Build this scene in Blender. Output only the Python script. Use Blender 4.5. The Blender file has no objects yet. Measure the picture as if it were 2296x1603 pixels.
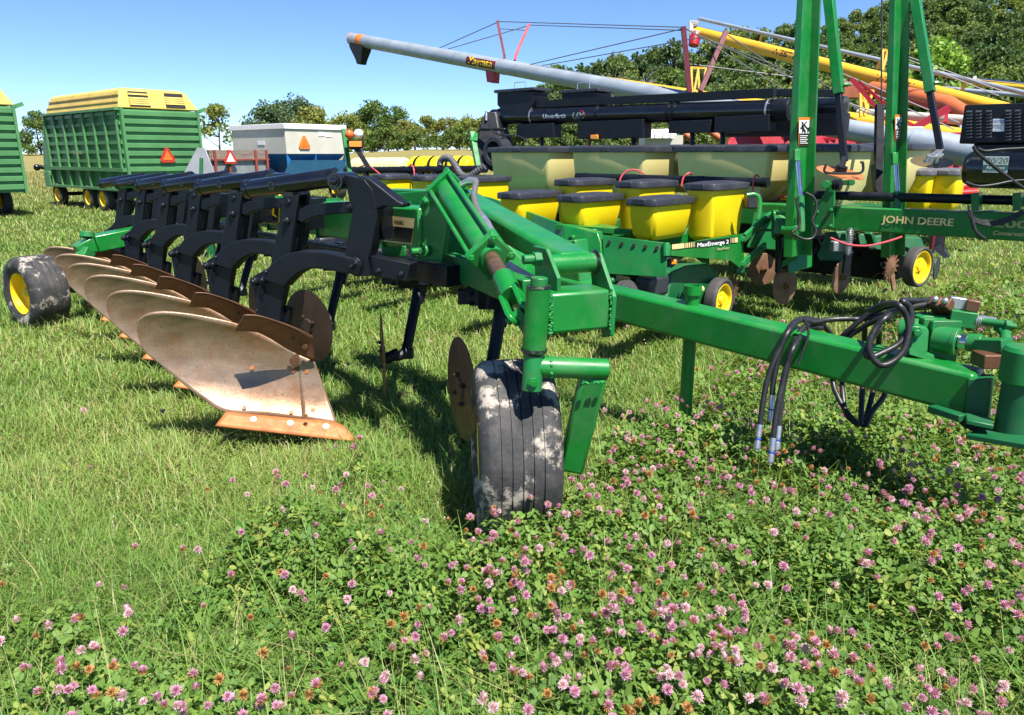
import bpy, bmesh, math, random
import numpy as np
from mathutils import Vector as V, Matrix

S = bpy.context.scene
COL = S.collection
R_ = math.radians

# ---------------------------------------------------------------- camera
FPX, PITCH, HGT = 1700.0, R_(15.0), 1.65          # focal length in px of a 2296 wide frame
cam_d = bpy.data.cameras.new('camera')
cam = bpy.data.objects.new('camera', cam_d); COL.objects.link(cam)
cam.location = (0, 0, HGT); cam.rotation_euler = (R_(90) - PITCH, 0, 0)
cam_d.sensor_width = 36; cam_d.lens = 36 * FPX / 2296
cam_d.clip_start = 0.05; cam_d.clip_end = 3000
S.camera = cam
# ---------------------------------------------------------------- light
SUN_EL = R_(61); TO_SUN = V((0.50, -0.866, 0)).normalized()
sun_dir = V((TO_SUN.x * math.cos(SUN_EL), TO_SUN.y * math.cos(SUN_EL), math.sin(SUN_EL)))
W = bpy.data.worlds.new('World'); S.world = W; W.use_nodes = True
nt = W.node_tree; bg = nt.nodes['Background']
sky = nt.nodes.new('ShaderNodeTexSky'); sky.sky_type = 'NISHITA'; sky.sun_disc = False
sky.sun_elevation = SUN_EL; sky.sun_rotation = math.atan2(TO_SUN.x, TO_SUN.y)
sky.air_density = 0.6; sky.dust_density = 0.0; sky.ozone_density = 8.0; sky.altitude = 300
nt.links.new(sky.outputs[0], bg.inputs[0]); bg.inputs[1].default_value = 0.094
sun_d = bpy.data.lights.new('sun', 'SUN'); sun_d.energy = 5.0; sun_d.angle = R_(0.5); sun_d.color = (1.0, 0.955, 0.88)
sun = bpy.data.objects.new('sun', sun_d); COL.objects.link(sun)
sun.rotation_euler = sun_dir.to_track_quat('Z', 'Y').to_euler(); sun.location = (20, -20, 40)
S.view_settings.view_transform = 'Standard'; S.view_settings.look = 'None'
S.view_settings.exposure = 1.15; S.view_settings.gamma = 1.0
S.cycles.max_bounces = 6; S.cycles.diffuse_bounces = 4; S.cycles.glossy_bounces = 3; S.cycles.transparent_max_bounces = 4

# ---------------------------------------------------------------- helpers
CP, SP = math.cos(PITCH), math.sin(PITCH)
CAMP = V((0, 0, HGT)); UP = V((0, 0, 1))
def ray(u, v):
    a = (u - 1148) / FPX; b = (801.5 - v) / FPX
    return V((a, CP + b * SP, b * CP - SP))
def at(u, v, t):                       # point seen at frame position u,v at t metres in front of the camera
    return CAMP + ray(u, v) * t
def on(u, v, n, c):                    # ... on the plane P.n = c
    d = ray(u, v); return CAMP + d * ((c - n.dot(CAMP)) / n.dot(d))
def ong(u, v, z=0.0):
    return on(u, v, UP, z)

def children(o): return [c for c in bpy.data.objects if c.parent == o]
def tag(o, label=None, cat=None, group=None, kind=None):
    if label: o['label'] = label
    if cat: o['category'] = cat
    if group: o['group'] = group
    if kind: o['kind'] = kind
    return o
def empty(name, loc, label, cat, group=None):
    o = bpy.data.objects.new(name, None); COL.objects.link(o); o.location = loc
    o.empty_display_size = 0.2
    return tag(o, label, cat, group)
def wloc(o):
    l = V((0, 0, 0))
    while o: l += V(o.location); o = o.parent
    return l
def copy_tree(o, parent=None, off=None):
    c = o.copy(); COL.objects.link(c)
    if parent is not None: c.parent = parent
    if off is not None: c.location = V(o.location) + V(off)
    for ch in children(o): copy_tree(ch, c)
    return c

class MB:
    def __init__(s, M=None): s.v = []; s.f = []; s.M = M
    def add(s, vs, fs):
        b = len(s.v)
        vs = [V(p) for p in vs]
        if s.M: vs = [s.M @ p for p in vs]
        s.v += vs; s.f += [tuple(i + b for i in f) for f in fs]; return s
    def mark(s):                       # what follows is a separate piece (see builds)
        if not hasattr(s, 'mk'): s.mk = []
        s.mk.append((len(s.v), len(s.f))); return s
    def builds(s, name, mt, parent=None, **kw):
        mk = [m for m in s.mk] + [(len(s.v), len(s.f))]; out = []
        for (a, fa), (b, fb) in zip(mk, mk[1:]):
            if fb == fa: continue
            q = MB(); q.v = s.v[a:b]; q.f = [tuple(i - a for i in f) for f in s.f[fa:fb]]
            out.append(q.build(name, mt, parent, **kw))
        return out
    def box(s, c, sz, ax=None):
        c = V(c); X, Y, Z = ax or (V((1, 0, 0)), V((0, 1, 0)), UP)
        X = V(X) * sz[0] / 2; Y = V(Y) * sz[1] / 2; Z = V(Z) * sz[2] / 2
        vs = [c + X * i + Y * j + Z * k for k in (-1, 1) for j in (-1, 1) for i in (-1, 1)]
        return s.add(vs, [(0, 2, 3, 1), (4, 5, 7, 6), (0, 1, 5, 4), (2, 6, 7, 3), (0, 4, 6, 2), (1, 3, 7, 5)])
    def bar(s, p0, p1, w, h, up=UP, w1=None, h1=None):
        p0 = V(p0); p1 = V(p1); d = (p1 - p0).normalized(); sd = d.cross(V(up))
        if sd.length < 1e-4: sd = d.cross(V((0, 1, 0)))
        sd.normalize(); u = sd.cross(d)
        w1 = w if w1 is None else w1; h1 = h if h1 is None else h1
        vs = [p0 + sd * w / 2 * i + u * h / 2 * j for i, j in ((-1, -1), (1, -1), (1, 1), (-1, 1))]
        vs += [p1 + sd * w1 / 2 * i + u * h1 / 2 * j for i, j in ((-1, -1), (1, -1), (1, 1), (-1, 1))]
        return s.add(vs, [(3, 2, 1, 0), (4, 5, 6, 7), (0, 1, 5, 4), (1, 2, 6, 5), (2, 3, 7, 6), (3, 0, 4, 7)])
    def tube(s, pts, r, n=14, cap=True):
        pts = [V(p) for p in pts]; m = len(pts)
        rs = r if isinstance(r, (list, tuple)) else [r] * m
        vs = []; fs = []; nrm = None
        for i, p in enumerate(pts):
            d = (pts[min(i + 1, m - 1)] - pts[max(i - 1, 0)]).normalized()
            if nrm is None:
                nrm = d.cross(UP) if abs(d.z) < 0.95 else d.cross(V((0, 1, 0)))
            nrm = (nrm - d * nrm.dot(d)).normalized(); b = d.cross(nrm)
            for k in range(n):
                a = 2 * math.pi * k / n
                vs.append(p + (nrm * math.cos(a) + b * math.sin(a)) * rs[i])
        for i in range(m - 1):
            for k in range(n):
                k2 = (k + 1) % n
                fs.append((i * n + k, i * n + k2, (i + 1) * n + k2, (i + 1) * n + k))
        if cap: fs += [tuple(range(n))[::-1], tuple((m - 1) * n + k for k in range(n))]
        return s.add(vs, fs)
    def prism(s, pts, vec):
        pts = [V(p) for p in pts]; vec = V(vec); n = len(pts)
        vs = [p - vec / 2 for p in pts] + [p + vec / 2 for p in pts]
        fs = [tuple(range(n))[::-1], tuple(range(n, 2 * n))] + [(i, (i + 1) % n, n + (i + 1) % n, n + i) for i in range(n)]
        return s.add(vs, fs)
    def lathe(s, c, axis, prof, n=32, closed=False):
        c = V(c); d = V(axis).normalized()
        x = d.cross(UP) if abs(d.z) < 0.95 else d.cross(V((0, 1, 0)))
        x.normalize(); y = d.cross(x); m = len(prof); vs = []; fs = []
        for a_, r in prof:
            for k in range(n):
                an = 2 * math.pi * k / n
                vs.append(c + d * a_ + (x * math.cos(an) + y * math.sin(an)) * max(r, 1e-5))
        for i in range(m if closed else m - 1):
            j = (i + 1) % m
            for k in range(n):
                k2 = (k + 1) % n
                fs.append((i * n + k, i * n + k2, j * n + k2, j * n + k))
        return s.add(vs, fs)
    def ball(s, c, r, n=14, sz=1.0):
        prof = [(-r * sz * math.cos(math.pi * i / n), r * math.sin(math.pi * i / n)) for i in range(n + 1)]
        return s.lathe(c, UP, prof, 2 * n)
    def bolt(s, c, axis, r, h):
        d = V(axis).normalized()
        return s.tube([V(c), V(c) + d * h], r, 6).tube([V(c) + d * h, V(c) + d * (h * 1.8)], r * 0.55, 8)
    def grid(s, P, thick=None):
        m, n = len(P), len(P[0])
        s.add([p for r in P for p in r], [(i * n + j, i * n + j + 1, (i + 1) * n + j + 1, (i + 1) * n + j) for i in range(m - 1) for j in range(n - 1)])
        return s
    def build(s, name, mt, parent=None, bevel=0, ang=35, solid=0, recalc=True):
        base = wloc(parent) if parent else V((0, 0, 0))
        me = bpy.data.meshes.new(name)
        me.from_pydata([tuple(p - base) for p in s.v], [], s.f)
        if recalc:
            bm = bmesh.new(); bm.from_mesh(me)
            bmesh.ops.recalc_face_normals(bm, faces=bm.faces); bm.to_mesh(me); bm.free()
        me.polygons.foreach_set('use_smooth', [True] * len(me.polygons))
        me.set_sharp_from_angle(angle=R_(ang))
        me.materials.append(mt)
        o = bpy.data.objects.new(name, me); COL.objects.link(o)
        if parent: o.parent = parent
        if solid:
            md = o.modifiers.new('thickness', 'SOLIDIFY'); md.thickness = solid; md.offset = 0
        if bevel:
            md = o.modifiers.new('bevel', 'BEVEL'); md.width = bevel; md.segments = 2; md.limit_method = 'ANGLE'; md.angle_limit = R_(35)
            md.harden_normals = False
        return o

def spline(pts, k=8):
    pts = [V(p) for p in pts]; q = [pts[0] * 2 - pts[1]] + pts + [pts[-1] * 2 - pts[-2]]; out = []
    for i in range(1, len(q) - 2):
        a, b, c, d = q[i - 1:i + 3]
        for j in range(k):
            t = j / k
            out.append(0.5 * ((2 * b) + (c - a) * t + (2 * a - 5 * b + 4 * c - d) * t * t + (3 * b - a - 3 * c + d) * t ** 3))
    out.append(pts[-1]); return out

def text(body, org, xd, yd, h, mt, parent, width=None, name='lettering', bold=0.0, align=0.0, tube=None, shear=0.0, lift=0.003):
    """letters of height h lying on the surface at org; tube=(axis point, radius) wraps them round a pipe"""
    cu = bpy.data.curves.new(name, 'FONT'); cu.body = body; cu.size = 1; cu.shear = shear
    cu.resolution_u = 3
    o = bpy.data.objects.new(name, cu); COL.objects.link(o)
    dg = bpy.context.evaluated_depsgraph_get(); dg.update()
    me = bpy.data.meshes.new_from_object(o.evaluated_get(dg))
    bpy.data.objects.remove(o); bpy.data.curves.remove(cu)
    xs = [v.co.x for v in me.vertices]; ys = [v.co.y for v in me.vertices]
    x0, x1, y0, y1 = min(xs), max(xs), min(ys), max(ys)
    cap = 0.7
    sy = h / cap; sx = width / (x1 - x0) if width else sy
    xd = V(xd).normalized(); yd = V(yd).normalized(); nn = xd.cross(yd).normalized(); org = V(org)
    base = wloc(parent) if parent else V((0, 0, 0))
    src = [V(v.co) for v in me.vertices]; fs0 = [tuple(p.vertices) for p in me.polygons]; bpy.data.meshes.remove(me)
    sh_ = ((0, 0, 0),) if not bold else ((-bold, 0, 0), (bold, 0, 1), (0, bold * .6, 2), (0, -bold * .6, 3))   # several strikes make the letters bold
    vs, fs = [], []
    for dx, dy, ks in sh_:
        b_ = len(vs); fs += [tuple(i + b_ for i in f) for f in fs0]; lf = lift + ks * 0.0004
        for v in src:
            x = (v.x - x0 - align * (x1 - x0) + dx) * sx; y = (v.y + dy) * sy
            if tube:
                c, r = tube; ph = y / r
                rel = org - c; rel = rel - xd * rel.dot(xd); n0 = rel.normalized(); y0_ = n0.cross(xd)
                if y0_.dot(yd) < 0: y0_ = -y0_
                p = org - rel + xd * x + (n0 * math.cos(ph) + y0_ * math.sin(ph)) * (r + lf)
            else:
                p = org + xd * x + yd * y + nn * lf
            vs.append(tuple(p - base))
    me = bpy.data.meshes.new(name); me.from_pydata(vs, [], fs)
    me.materials.clear(); me.materials.append(mt)
    t = bpy.data.objects.new(name, me); COL.objects.link(t)
    if parent: t.parent = parent
    return t

# ---------------------------------------------------------------- materials
def _mix(n, l, fac, a, b, blend='MIX'):
    m = n.new('ShaderNodeMix'); m.data_type = 'RGBA'; m.blend_type = blend
    for sock, val in ((m.inputs[0], fac), (m.inputs[6], a), (m.inputs[7], b)):
        if hasattr(val, 'default_value') or hasattr(val, 'is_output'): l.new(val, sock)
        else: sock.default_value = val if isinstance(val, (int, float)) else (*val[:3], 1)
    return m.outputs[2]
def _noise(n, l, tc, scale, detail=5, rough=0.6, stretch=None):
    x = n.new('ShaderNodeTexNoise'); x.inputs['Scale'].default_value = scale
    x.inputs['Detail'].default_value = detail; x.inputs['Roughness'].default_value = rough
    src = tc
    if stretch:
        mp = n.new('ShaderNodeMapping'); mp.inputs['Scale'].default_value = stretch; l.new(tc, mp.inputs[0]); src = mp.outputs[0]
    l.new(src, x.inputs['Vector']); return x.outputs['Fac']
def _ramp(n, l, src, a, b, lo=0.0, hi=1.0):
    m = n.new('ShaderNodeMapRange'); m.inputs[1].default_value = a; m.inputs[2].default_value = b
    m.inputs[3].default_value = lo; m.inputs[4].default_value = hi; l.new(src, m.inputs[0]); return m.outputs[0]
def mat(name, col, rough=0.5, metal=0.0, var=0.12, scale=3.0, dirt=None, dirt_amt=(0.55, 0.75), dirt_scale=6.0,
        bump=0.0, bscale=40.0, spec=0.5, dirt2=None, dirt2_amt=(0.62, 0.7), dirt2_scale=25.0, coat=0.0, stretch=None, rvar=0.12):
    m = bpy.data.materials.new(name); m.use_nodes = True; n = m.node_tree.nodes; l = m.node_tree.links
    b = n['Principled BSDF']; tc = n.new('ShaderNodeTexCoord').outputs['Object']
    f = _noise(n, l, tc, scale, 6, 0.6, stretch)
    f2 = _ramp(n, l, f, 0.3, 0.7)
    c = _mix(n, l, f2, [x * (1 - var) for x in col], [min(1, x * (1 + var)) for x in col])
    if dirt:
        d = _ramp(n, l, _noise(n, l, tc, dirt_scale, 8, 0.7), dirt_amt[0], dirt_amt[1], 0, 0.85)
        c = _mix(n, l, d, c, dirt)
    if dirt2:
        d = _ramp(n, l, _noise(n, l, tc, dirt2_scale, 8, 0.75), dirt2_amt[0], dirt2_amt[1], 0, 0.9)
        c = _mix(n, l, d, c, dirt2)
    l.new(c, b.inputs['Base Color'])
    l.new(_ramp(n, l, _noise(n, l, tc, scale * 2.3, 5, 0.7), 0.3, 0.7, max(0.02, rough - rvar), min(1, rough + rvar)), b.inputs['Roughness'])
    b.inputs['Metallic'].default_value = metal; b.inputs['Specular IOR Level'].default_value = spec
    b.inputs['Coat Weight'].default_value = coat; b.inputs['Coat Roughness'].default_value = 0.15
    if bump:
        bp = n.new('ShaderNodeBump'); bp.inputs['Strength'].default_value = bump; bp.inputs['Distance'].default_value = 0.01
        l.new(_noise(n, l, tc, bscale, 6, 0.65), bp.inputs['Height']); l.new(bp.outputs[0], b.inputs['Normal'])
    return m
def plain(name, col, rough=0.6, metal=0.0):
    return mat(name, col, rough, metal, var=0.06, scale=9)
def leafmat(name, trans=0.35, rough=0.5, spec=0.35):
    m = bpy.data.materials.new(name); m.use_nodes = True; n = m.node_tree.nodes; l = m.node_tree.links
    b = n['Principled BSDF']; at_ = n.new('ShaderNodeAttribute'); at_.attribute_name = 'tint'
    l.new(at_.outputs['Color'], b.inputs['Base Color']); b.inputs['Roughness'].default_value = rough
    b.inputs['Specular IOR Level'].default_value = spec
    tr = n.new('ShaderNodeBsdfTranslucent')
    l.new(_mix(n, l, 1.0, at_.outputs['Color'], (1.25, 1.2, 0.55), 'MULTIPLY'), tr.inputs['Color'])
    mx = n.new('ShaderNodeMixShader'); mx.inputs[0].default_value = trans
    l.new(b.outputs[0], mx.inputs[1]); l.new(tr.outputs[0], mx.inputs[2])
    l.new(mx.outputs[0], n['Material Output'].inputs['Surface'])
    return m
def npmesh(name, verts, faces, mt, cols=None, smooth=False, parent=None):
    """verts (N,3), faces (M,k) as one mesh object; cols (N,3) become the point attribute tint"""
    me = bpy.data.meshes.new(name); nv = len(verts); nf, k = faces.shape
    me.vertices.add(nv); me.vertices.foreach_set('co', np.ascontiguousarray(verts, dtype=np.float32).ravel())
    me.loops.add(nf * k); me.loops.foreach_set('vertex_index', np.ascontiguousarray(faces, dtype=np.int32).ravel())
    me.polygons.add(nf); me.polygons.foreach_set('loop_start', np.arange(0, nf * k, k, dtype=np.int32))
    if smooth: me.polygons.foreach_set('use_smooth', np.ones(nf, dtype=bool))
    me.update(calc_edges=True)
    if cols is not None:
        a = me.attributes.new('tint', 'FLOAT_COLOR', 'POINT')
        a.data.foreach_set('color', np.hstack([cols, np.ones((nv, 1))]).astype(np.float32).ravel())
    me.materials.append(mt)
    o = bpy.data.objects.new(name, me); COL.objects.link(o)
    if parent: o.parent = parent
    return o

M = {}
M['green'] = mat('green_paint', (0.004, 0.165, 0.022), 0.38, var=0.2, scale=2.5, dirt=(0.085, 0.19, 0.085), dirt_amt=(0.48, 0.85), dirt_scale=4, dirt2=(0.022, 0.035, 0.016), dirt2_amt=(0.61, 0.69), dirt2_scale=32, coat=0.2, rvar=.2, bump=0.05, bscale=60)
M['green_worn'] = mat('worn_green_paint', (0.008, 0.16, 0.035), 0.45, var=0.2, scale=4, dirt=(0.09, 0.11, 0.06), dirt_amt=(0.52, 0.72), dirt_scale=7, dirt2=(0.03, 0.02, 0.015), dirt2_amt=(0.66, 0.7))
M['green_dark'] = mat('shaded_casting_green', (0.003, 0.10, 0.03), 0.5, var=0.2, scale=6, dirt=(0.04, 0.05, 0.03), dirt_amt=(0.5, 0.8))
M['black'] = mat('black_gloss_paint', (0.004, 0.005, 0.008), 0.26, var=0.25, scale=5, dirt=(0.02, 0.019, 0.017), dirt_amt=(0.6, 0.9), dirt_scale=8, coat=0.5, rvar=0.1)
M['black_flat'] = mat('black_satin_paint', (0.0045, 0.006, 0.010), 0.46, var=0.3, scale=5, spec=.35, dirt=(0.018, 0.016, 0.014), dirt_amt=(0.58, 0.85), dirt_scale=9, bump=0.05)
M['steel'] = mat('worn_moldboard_steel', (0.29, 0.20, 0.135), 0.36, metal=0.5, var=0.30, scale=2.4, stretch=(1.2, 5, 5), dirt=(0.25, 0.105, 0.038), dirt_amt=(0.46, 0.68), dirt_scale=3.4, dirt2=(0.085, 0.035, 0.016), dirt2_amt=(0.57, 0.68), dirt2_scale=70, bump=0.12, bscale=120)
M['share'] = mat('orange_rust_steel', (0.40, 0.135, 0.04), 0.6, metal=0.15, var=0.3, scale=9, dirt=(0.30, 0.09, 0.025), dirt_amt=(0.5, 0.7), dirt_scale=14, bump=0.2, bscale=90)
M['rust'] = mat('brown_rust_steel', (0.13, 0.062, 0.034), 0.5, metal=0.35, var=0.3, scale=6, dirt=(0.22, 0.10, 0.05), dirt_amt=(0.5, 0.75), dirt_scale=9, bump=0.15, bscale=80)
M['disc'] = mat('dark_worn_disc', (0.055, 0.033, 0.022), 0.5, metal=0.4, var=0.3, scale=6, dirt=(0.10, 0.05, 0.028), dirt_amt=(0.55, 0.8), dirt_scale=7, bump=.1, bscale=80)
M['rod'] = mat('rusty_cylinder_rod', (0.26, 0.15, 0.095), 0.32, metal=0.7, var=0.3, scale=12, dirt=(0.12, 0.06, 0.035), dirt_amt=(0.5, 0.7), dirt_scale=25, stretch=(1, 1, 0.3))
M['chrome'] = mat('chrome', (0.62, 0.62, 0.62), 0.18, metal=1.0, var=0.1, dirt=(0.25, 0.2, 0.15), dirt_amt=(0.6, 0.8), dirt_scale=20)
M['zinc'] = mat('zinc_plate', (0.55, 0.55, 0.56), 0.35, metal=0.85, var=0.15, scale=12)
M['galv'] = mat('galvanised_tube', (0.34, 0.385, 0.43), 0.42, metal=0.35, var=0.14, scale=1.5, dirt=(0.26, 0.29, 0.33), dirt_amt=(0.45, 0.7), dirt_scale=2.5, bump=0.03)
M['tyre'] = mat('tyre_rubber', (0.022, 0.022, 0.024), 0.75, var=0.3, scale=7, dirt=(0.075, 0.07, 0.065), dirt_amt=(0.42, 0.75), dirt_scale=9, dirt2=(0.40, 0.35, 0.29), dirt2_amt=(0.52, 0.575), dirt2_scale=3.4, bump=0.35, bscale=60)
M['tyre_clean'] = mat('dusty_rubber', (0.042, 0.041, 0.042), 0.75, var=0.25, scale=7, dirt=(0.12, 0.11, 0.10), dirt_amt=(0.5, 0.8), dirt_scale=6, bump=0.2, bscale=50)
M['hose'] = mat('black_hose_rubber', (0.014, 0.014, 0.015), 0.42, var=0.3, scale=20, dirt=(0.05, 0.045, 0.04), dirt_amt=(0.55, 0.75), dirt_scale=15)
M['yellow'] = mat('yellow_paint', (0.80, 0.55, 0.008), 0.42, var=0.1, scale=4, dirt=(0.3, 0.2, 0.05), dirt_amt=(0.66, 0.8))
M['yellow_poly'] = mat('yellow_plastic', (0.80, 0.60, 0.004), 0.45, var=0.05, scale=2, bump=0.03, bscale=120, dirt=(0.55, 0.42, 0.06), dirt_amt=(0.62, 0.85), dirt_scale=4)
M['cream_poly'] = mat('cream_plastic', (0.70, 0.60, 0.25), 0.5, var=0.08, scale=3, dirt=(0.56, 0.50, 0.22), dirt_amt=(0.5, 0.8), dirt_scale=3, bump=0.04, bscale=90)
M['lid'] = mat('charcoal_plastic', (0.026, 0.028, 0.036), 0.42, var=0.15, scale=6, dirt=(0.07, 0.068, 0.068), dirt_amt=(0.52, 0.8), dirt_scale=5)
M['decal_y'] = plain('decal_cream', (0.78, 0.60, 0.27), 0.45)
M['decal_k'] = plain('decal_black', (0.012, 0.012, 0.013), 0.45)
M['decal_w'] = plain('decal_white', (0.75, 0.75, 0.74), 0.5)
M['decal_gold'] = plain('decal_yellow', (0.85, 0.58, 0.02), 0.45)
M['decal_o'] = plain('decal_orange', (0.80, 0.19, 0.02), 0.45)
M['decal_b'] = plain('decal_blue', (0.02, 0.06, 0.35), 0.45)
M['decal_g'] = plain('decal_sage', (0.42, 0.52, 0.47), 0.45)
M['decal_grey'] = plain('worn_letter_grey', (0.22, 0.27, 0.24), 0.5)
M['decal_pale'] = plain('faded_letter_yellow', (0.42, 0.42, 0.18), 0.5)
M['red'] = mat('red_paint', (0.36, 0.012, 0.024), 0.4, var=0.15, dirt=(0.2, 0.03, 0.03), dirt_amt=(0.55, 0.8))
M['maroon'] = mat('dark_red_paint', (0.11, 0.006, 0.012), 0.45, var=0.2)
M['orange'] = mat('orange_paint', (0.46, 0.12, 0.04), 0.45, var=0.15, dirt=(0.4, 0.12, 0.04), dirt_amt=(0.5, 0.8))
M['aug_y'] = mat('auger_yellow_paint', (0.72, 0.40, 0.03), 0.4, var=0.12, scale=1.5, dirt=(0.5, 0.3, 0.06), dirt_amt=(0.55, 0.85), dirt_scale=2)
M['cream'] = mat('cream_paint', (0.50, 0.48, 0.41), 0.5, var=0.08, scale=2, dirt=(0.4, 0.36, 0.28), dirt_amt=(0.6, 0.85), dirt_scale=2.5)
M['white'] = mat('white_paint', (0.76, 0.75, 0.72), 0.45, var=0.05, dirt=(0.3, 0.24, 0.2), dirt_amt=(0.63, 0.72), dirt_scale=5)
M['blue'] = mat('blue_paint', (0.012, 0.13, 0.40), 0.4, var=0.15, scale=2, dirt=(0.03, 0.1, 0.22), dirt_amt=(0.55, 0.8))
M['wag_g'] = mat('faded_wagon_green', (0.075, 0.225, 0.08), 0.5, var=0.16, scale=1.2, dirt=(0.075, 0.15, 0.07), dirt_amt=(0.55, 0.85), dirt_scale=2.2)
M['wag_y'] = mat('faded_wagon_yellow', (0.56, 0.40, 0.085), 0.5, var=0.14, scale=1.5, dirt=(0.42, 0.22, 0.06), dirt_amt=(0.6, 0.75), dirt_scale=4)
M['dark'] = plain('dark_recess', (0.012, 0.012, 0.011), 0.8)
M['wood'] = mat('weathered_board', (0.20, 0.15, 0.13), 0.8, var=0.3, scale=4, stretch=(1, 1, 9), bump=0.3)
M['grey_pan'] = mat('grey_sheet_metal', (0.26, 0.27, 0.28), 0.45, metal=0.3, var=0.12, scale=3, dirt=(0.2, 0.21, 0.22), dirt_amt=(0.5, 0.7))
M['redpost'] = mat('red_brown_post', (0.22, 0.05, 0.03), 0.6, var=0.3)
M['smv_o'] = plain('sign_orange', (0.85, 0.15, 0.015), 0.5)
M['smv_r'] = plain('sign_red_edge', (0.45, 0.03, 0.02), 0.4)
M['amber'] = mat('amber_lens', (0.85, 0.28, 0.01), 0.2, var=0.1, coat=0.6)
M['lampo'] = mat('orange_lens', (0.72, 0.13, 0.02), 0.25, var=0.1, coat=0.6)
M['lampw'] = mat('white_lens', (0.82, 0.82, 0.82), 0.25, var=0.04, coat=0.6)
M['grey_hose'] = mat('grey_corrugated_plastic', (.075, .075, .08), .5, var=.2)
M['redcord'] = plain('pink_red_cable', (0.50, 0.05, 0.07), 0.5)
M['bark'] = mat('tree_bark', (0.085, 0.065, 0.05), 0.9, var=0.35, scale=6, bump=0.5)
M['grease'] = mat('black_grease', (0.012, 0.010, 0.009), 0.3, var=0.4, scale=30, dirt=(0.04, 0.12, 0.04), dirt_amt=(0.55, 0.65), dirt_scale=30, bump=0.5)
M['weld'] = mat('green_weld_bead', (0.012, 0.22, 0.04), 0.45, var=0.25, scale=40, bump=0.8, bscale=60)
M['leaf'] = leafmat('tree_leaf', 0.30, 0.6, 0.25)
M['blade'] = leafmat('grass_blade', 0.35, 0.5, 0.4)
M['clover'] = leafmat('clover_leaf', 0.34, 0.55, 0.28)
M['petal'] = leafmat('clover_petal', 0.30, 0.6, 0.2)
# ================================================================ wheels (shared builder)
def wheel(parent, c, axis, R, w, rim_r, name='wheel', rimmat=None, tyremat=None, ribs=5, hub_out=1, n=48):
    """tyre + dished rim; axis points to the outer (visible) face"""
    c = V(c); a = V(axis).normalized()
    prof = []
    h = w / 2; g = R * 0.018
    side = [(-h * .80, rim_r), (-h * .98, rim_r + (R - rim_r) * .35), (-h * 1.0, rim_r + (R - rim_r) * .62), (-h * .90, R * .93), (-h * .78, R * .975)]
    prof += side
    tw = h * 1.5 / ribs
    for i in range(ribs):
        x0 = -h * .75 + i * tw; x1 = x0 + tw
        cr = lambda x: R * (1 - 0.022 * (x / h) ** 2)
        prof += [(x0 + tw * .07, cr(x0)), (x1 - tw * .07, cr(x1))]
        if i < ribs - 1: prof += [(x1 - tw * .05, cr(x1) - g), (x1 + tw * .05, cr(x1) - g)]
    prof += [(-x, r) for x, r in side[::-1]]
    ty = MB().lathe(c, a, prof, n).build(name, tyremat or M['tyre'], parent, ang=40)
    rp = [(h * .80, rim_r * 1.02), (h * .86, rim_r * 1.0), (h * .80, rim_r * .93), (h * .35, rim_r * .88), (h * .22, rim_r * .70), (h * .30, rim_r * .45), (h * .30, rim_r * .28),
          (h * .62, rim_r * .24), (h * .66, rim_r * .14), (h * .66, 0)]
    m = MB().lathe(c, a, rp, n)
    m.lathe(c, a, [(-h * .80, rim_r * 1.02), (-h * .8, rim_r * .93), (h * .2, rim_r * .86)], n)
    x = a.cross(UP).normalized(); y = x.cross(a)
    for k in range(6):
        an = k * math.pi / 3 + .3
        m.bolt(c + a * (h * .28) + (x * math.cos(an) + y * math.sin(an)) * rim_r * .36, a, rim_r * .055, rim_r * .05)
    m.build('rim', rimmat or M['yellow'], ty)
    return ty

# ================================================================ the plow
TT = V((0.940, -0.342, 0)); RR = V((-0.342, -0.940, 0)); r0 = -3.64
DD = V((-0.596, 0.817, -0.0236)); UU = -DD.normalized()
def sp(u, v, dr=0.0): return on(u, v, RR, r0 + dr)
def poly(pts, dr=0.0): return [sp(u, v, dr) for u, v in pts]

plow = empty('plow', ong(1000, 1050), 'green and black six-bottom moldboard plow with rust-brown moldboards standing in the clover', 'plow')

# --- moldboard surface: a section of an upright cylinder that twists outwards at its tail
AA = V((0.993, 0.118, 0)); NN = V((-0.118, 0.993, 0))
def mb_surf(P):                         # >0 behind the surface
    s = P.dot(AA); q = P.dot(NN); zp = P.z - (0.16 - 0.17 * (s + 1.188))
    rho, zc, qc = 0.45, 0.38, 3.987
    dz = max(-.449, min(.449, zp - zc))
    tw = 0.28 * max(0, -1.0 - s) ** 2
    return q - (qc - tw + math.sqrt(rho * rho - dz * dz))
def mb_pt(u, v, off=0.0):
    d = ray(u, v); lo, hi = 3.3, 5.2
    for _ in range(40):
        mid = (lo + hi) / 2
        if mb_surf(CAMP + d * mid) > 0: hi = mid
        else: lo = mid
    return CAMP + d * ((lo + hi) / 2 - off)
def resample(pts, n):
    L = [0]
    for a, b in zip(pts, pts[1:]): L.append(L[-1] + math.hypot(b[0] - a[0], b[1] - a[1]))
    out = []
    for i in range(n):
        x = L[-1] * i / (n - 1); k = max(j for j in range(len(L)) if L[j] <= x + 1e-9); k = min(k, len(pts) - 2)
        f = (x - L[k]) / max(1e-9, L[k + 1] - L[k])
        out.append((pts[k][0] + (pts[k + 1][0] - pts[k][0]) * f, pts[k][1] + (pts[k + 1][1] - pts[k][1]) * f))
    return out
def sp2(pts, k=6): return [(p.x, p.y) for p in spline([(x, y, 0) for x, y in pts], k)]
def patch(top, bot, nc, nr, fn):
    a = resample(sp2(top), nc); b = resample(sp2(bot), nc)
    return [[fn(b[i][0] + (a[i][0] - b[i][0]) * j / (nr - 1), b[i][1] + (a[i][1] - b[i][1]) * j / (nr - 1), i / (nc - 1), j / (nr - 1)) for i in range(nc)] for j in range(nr)]
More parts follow.
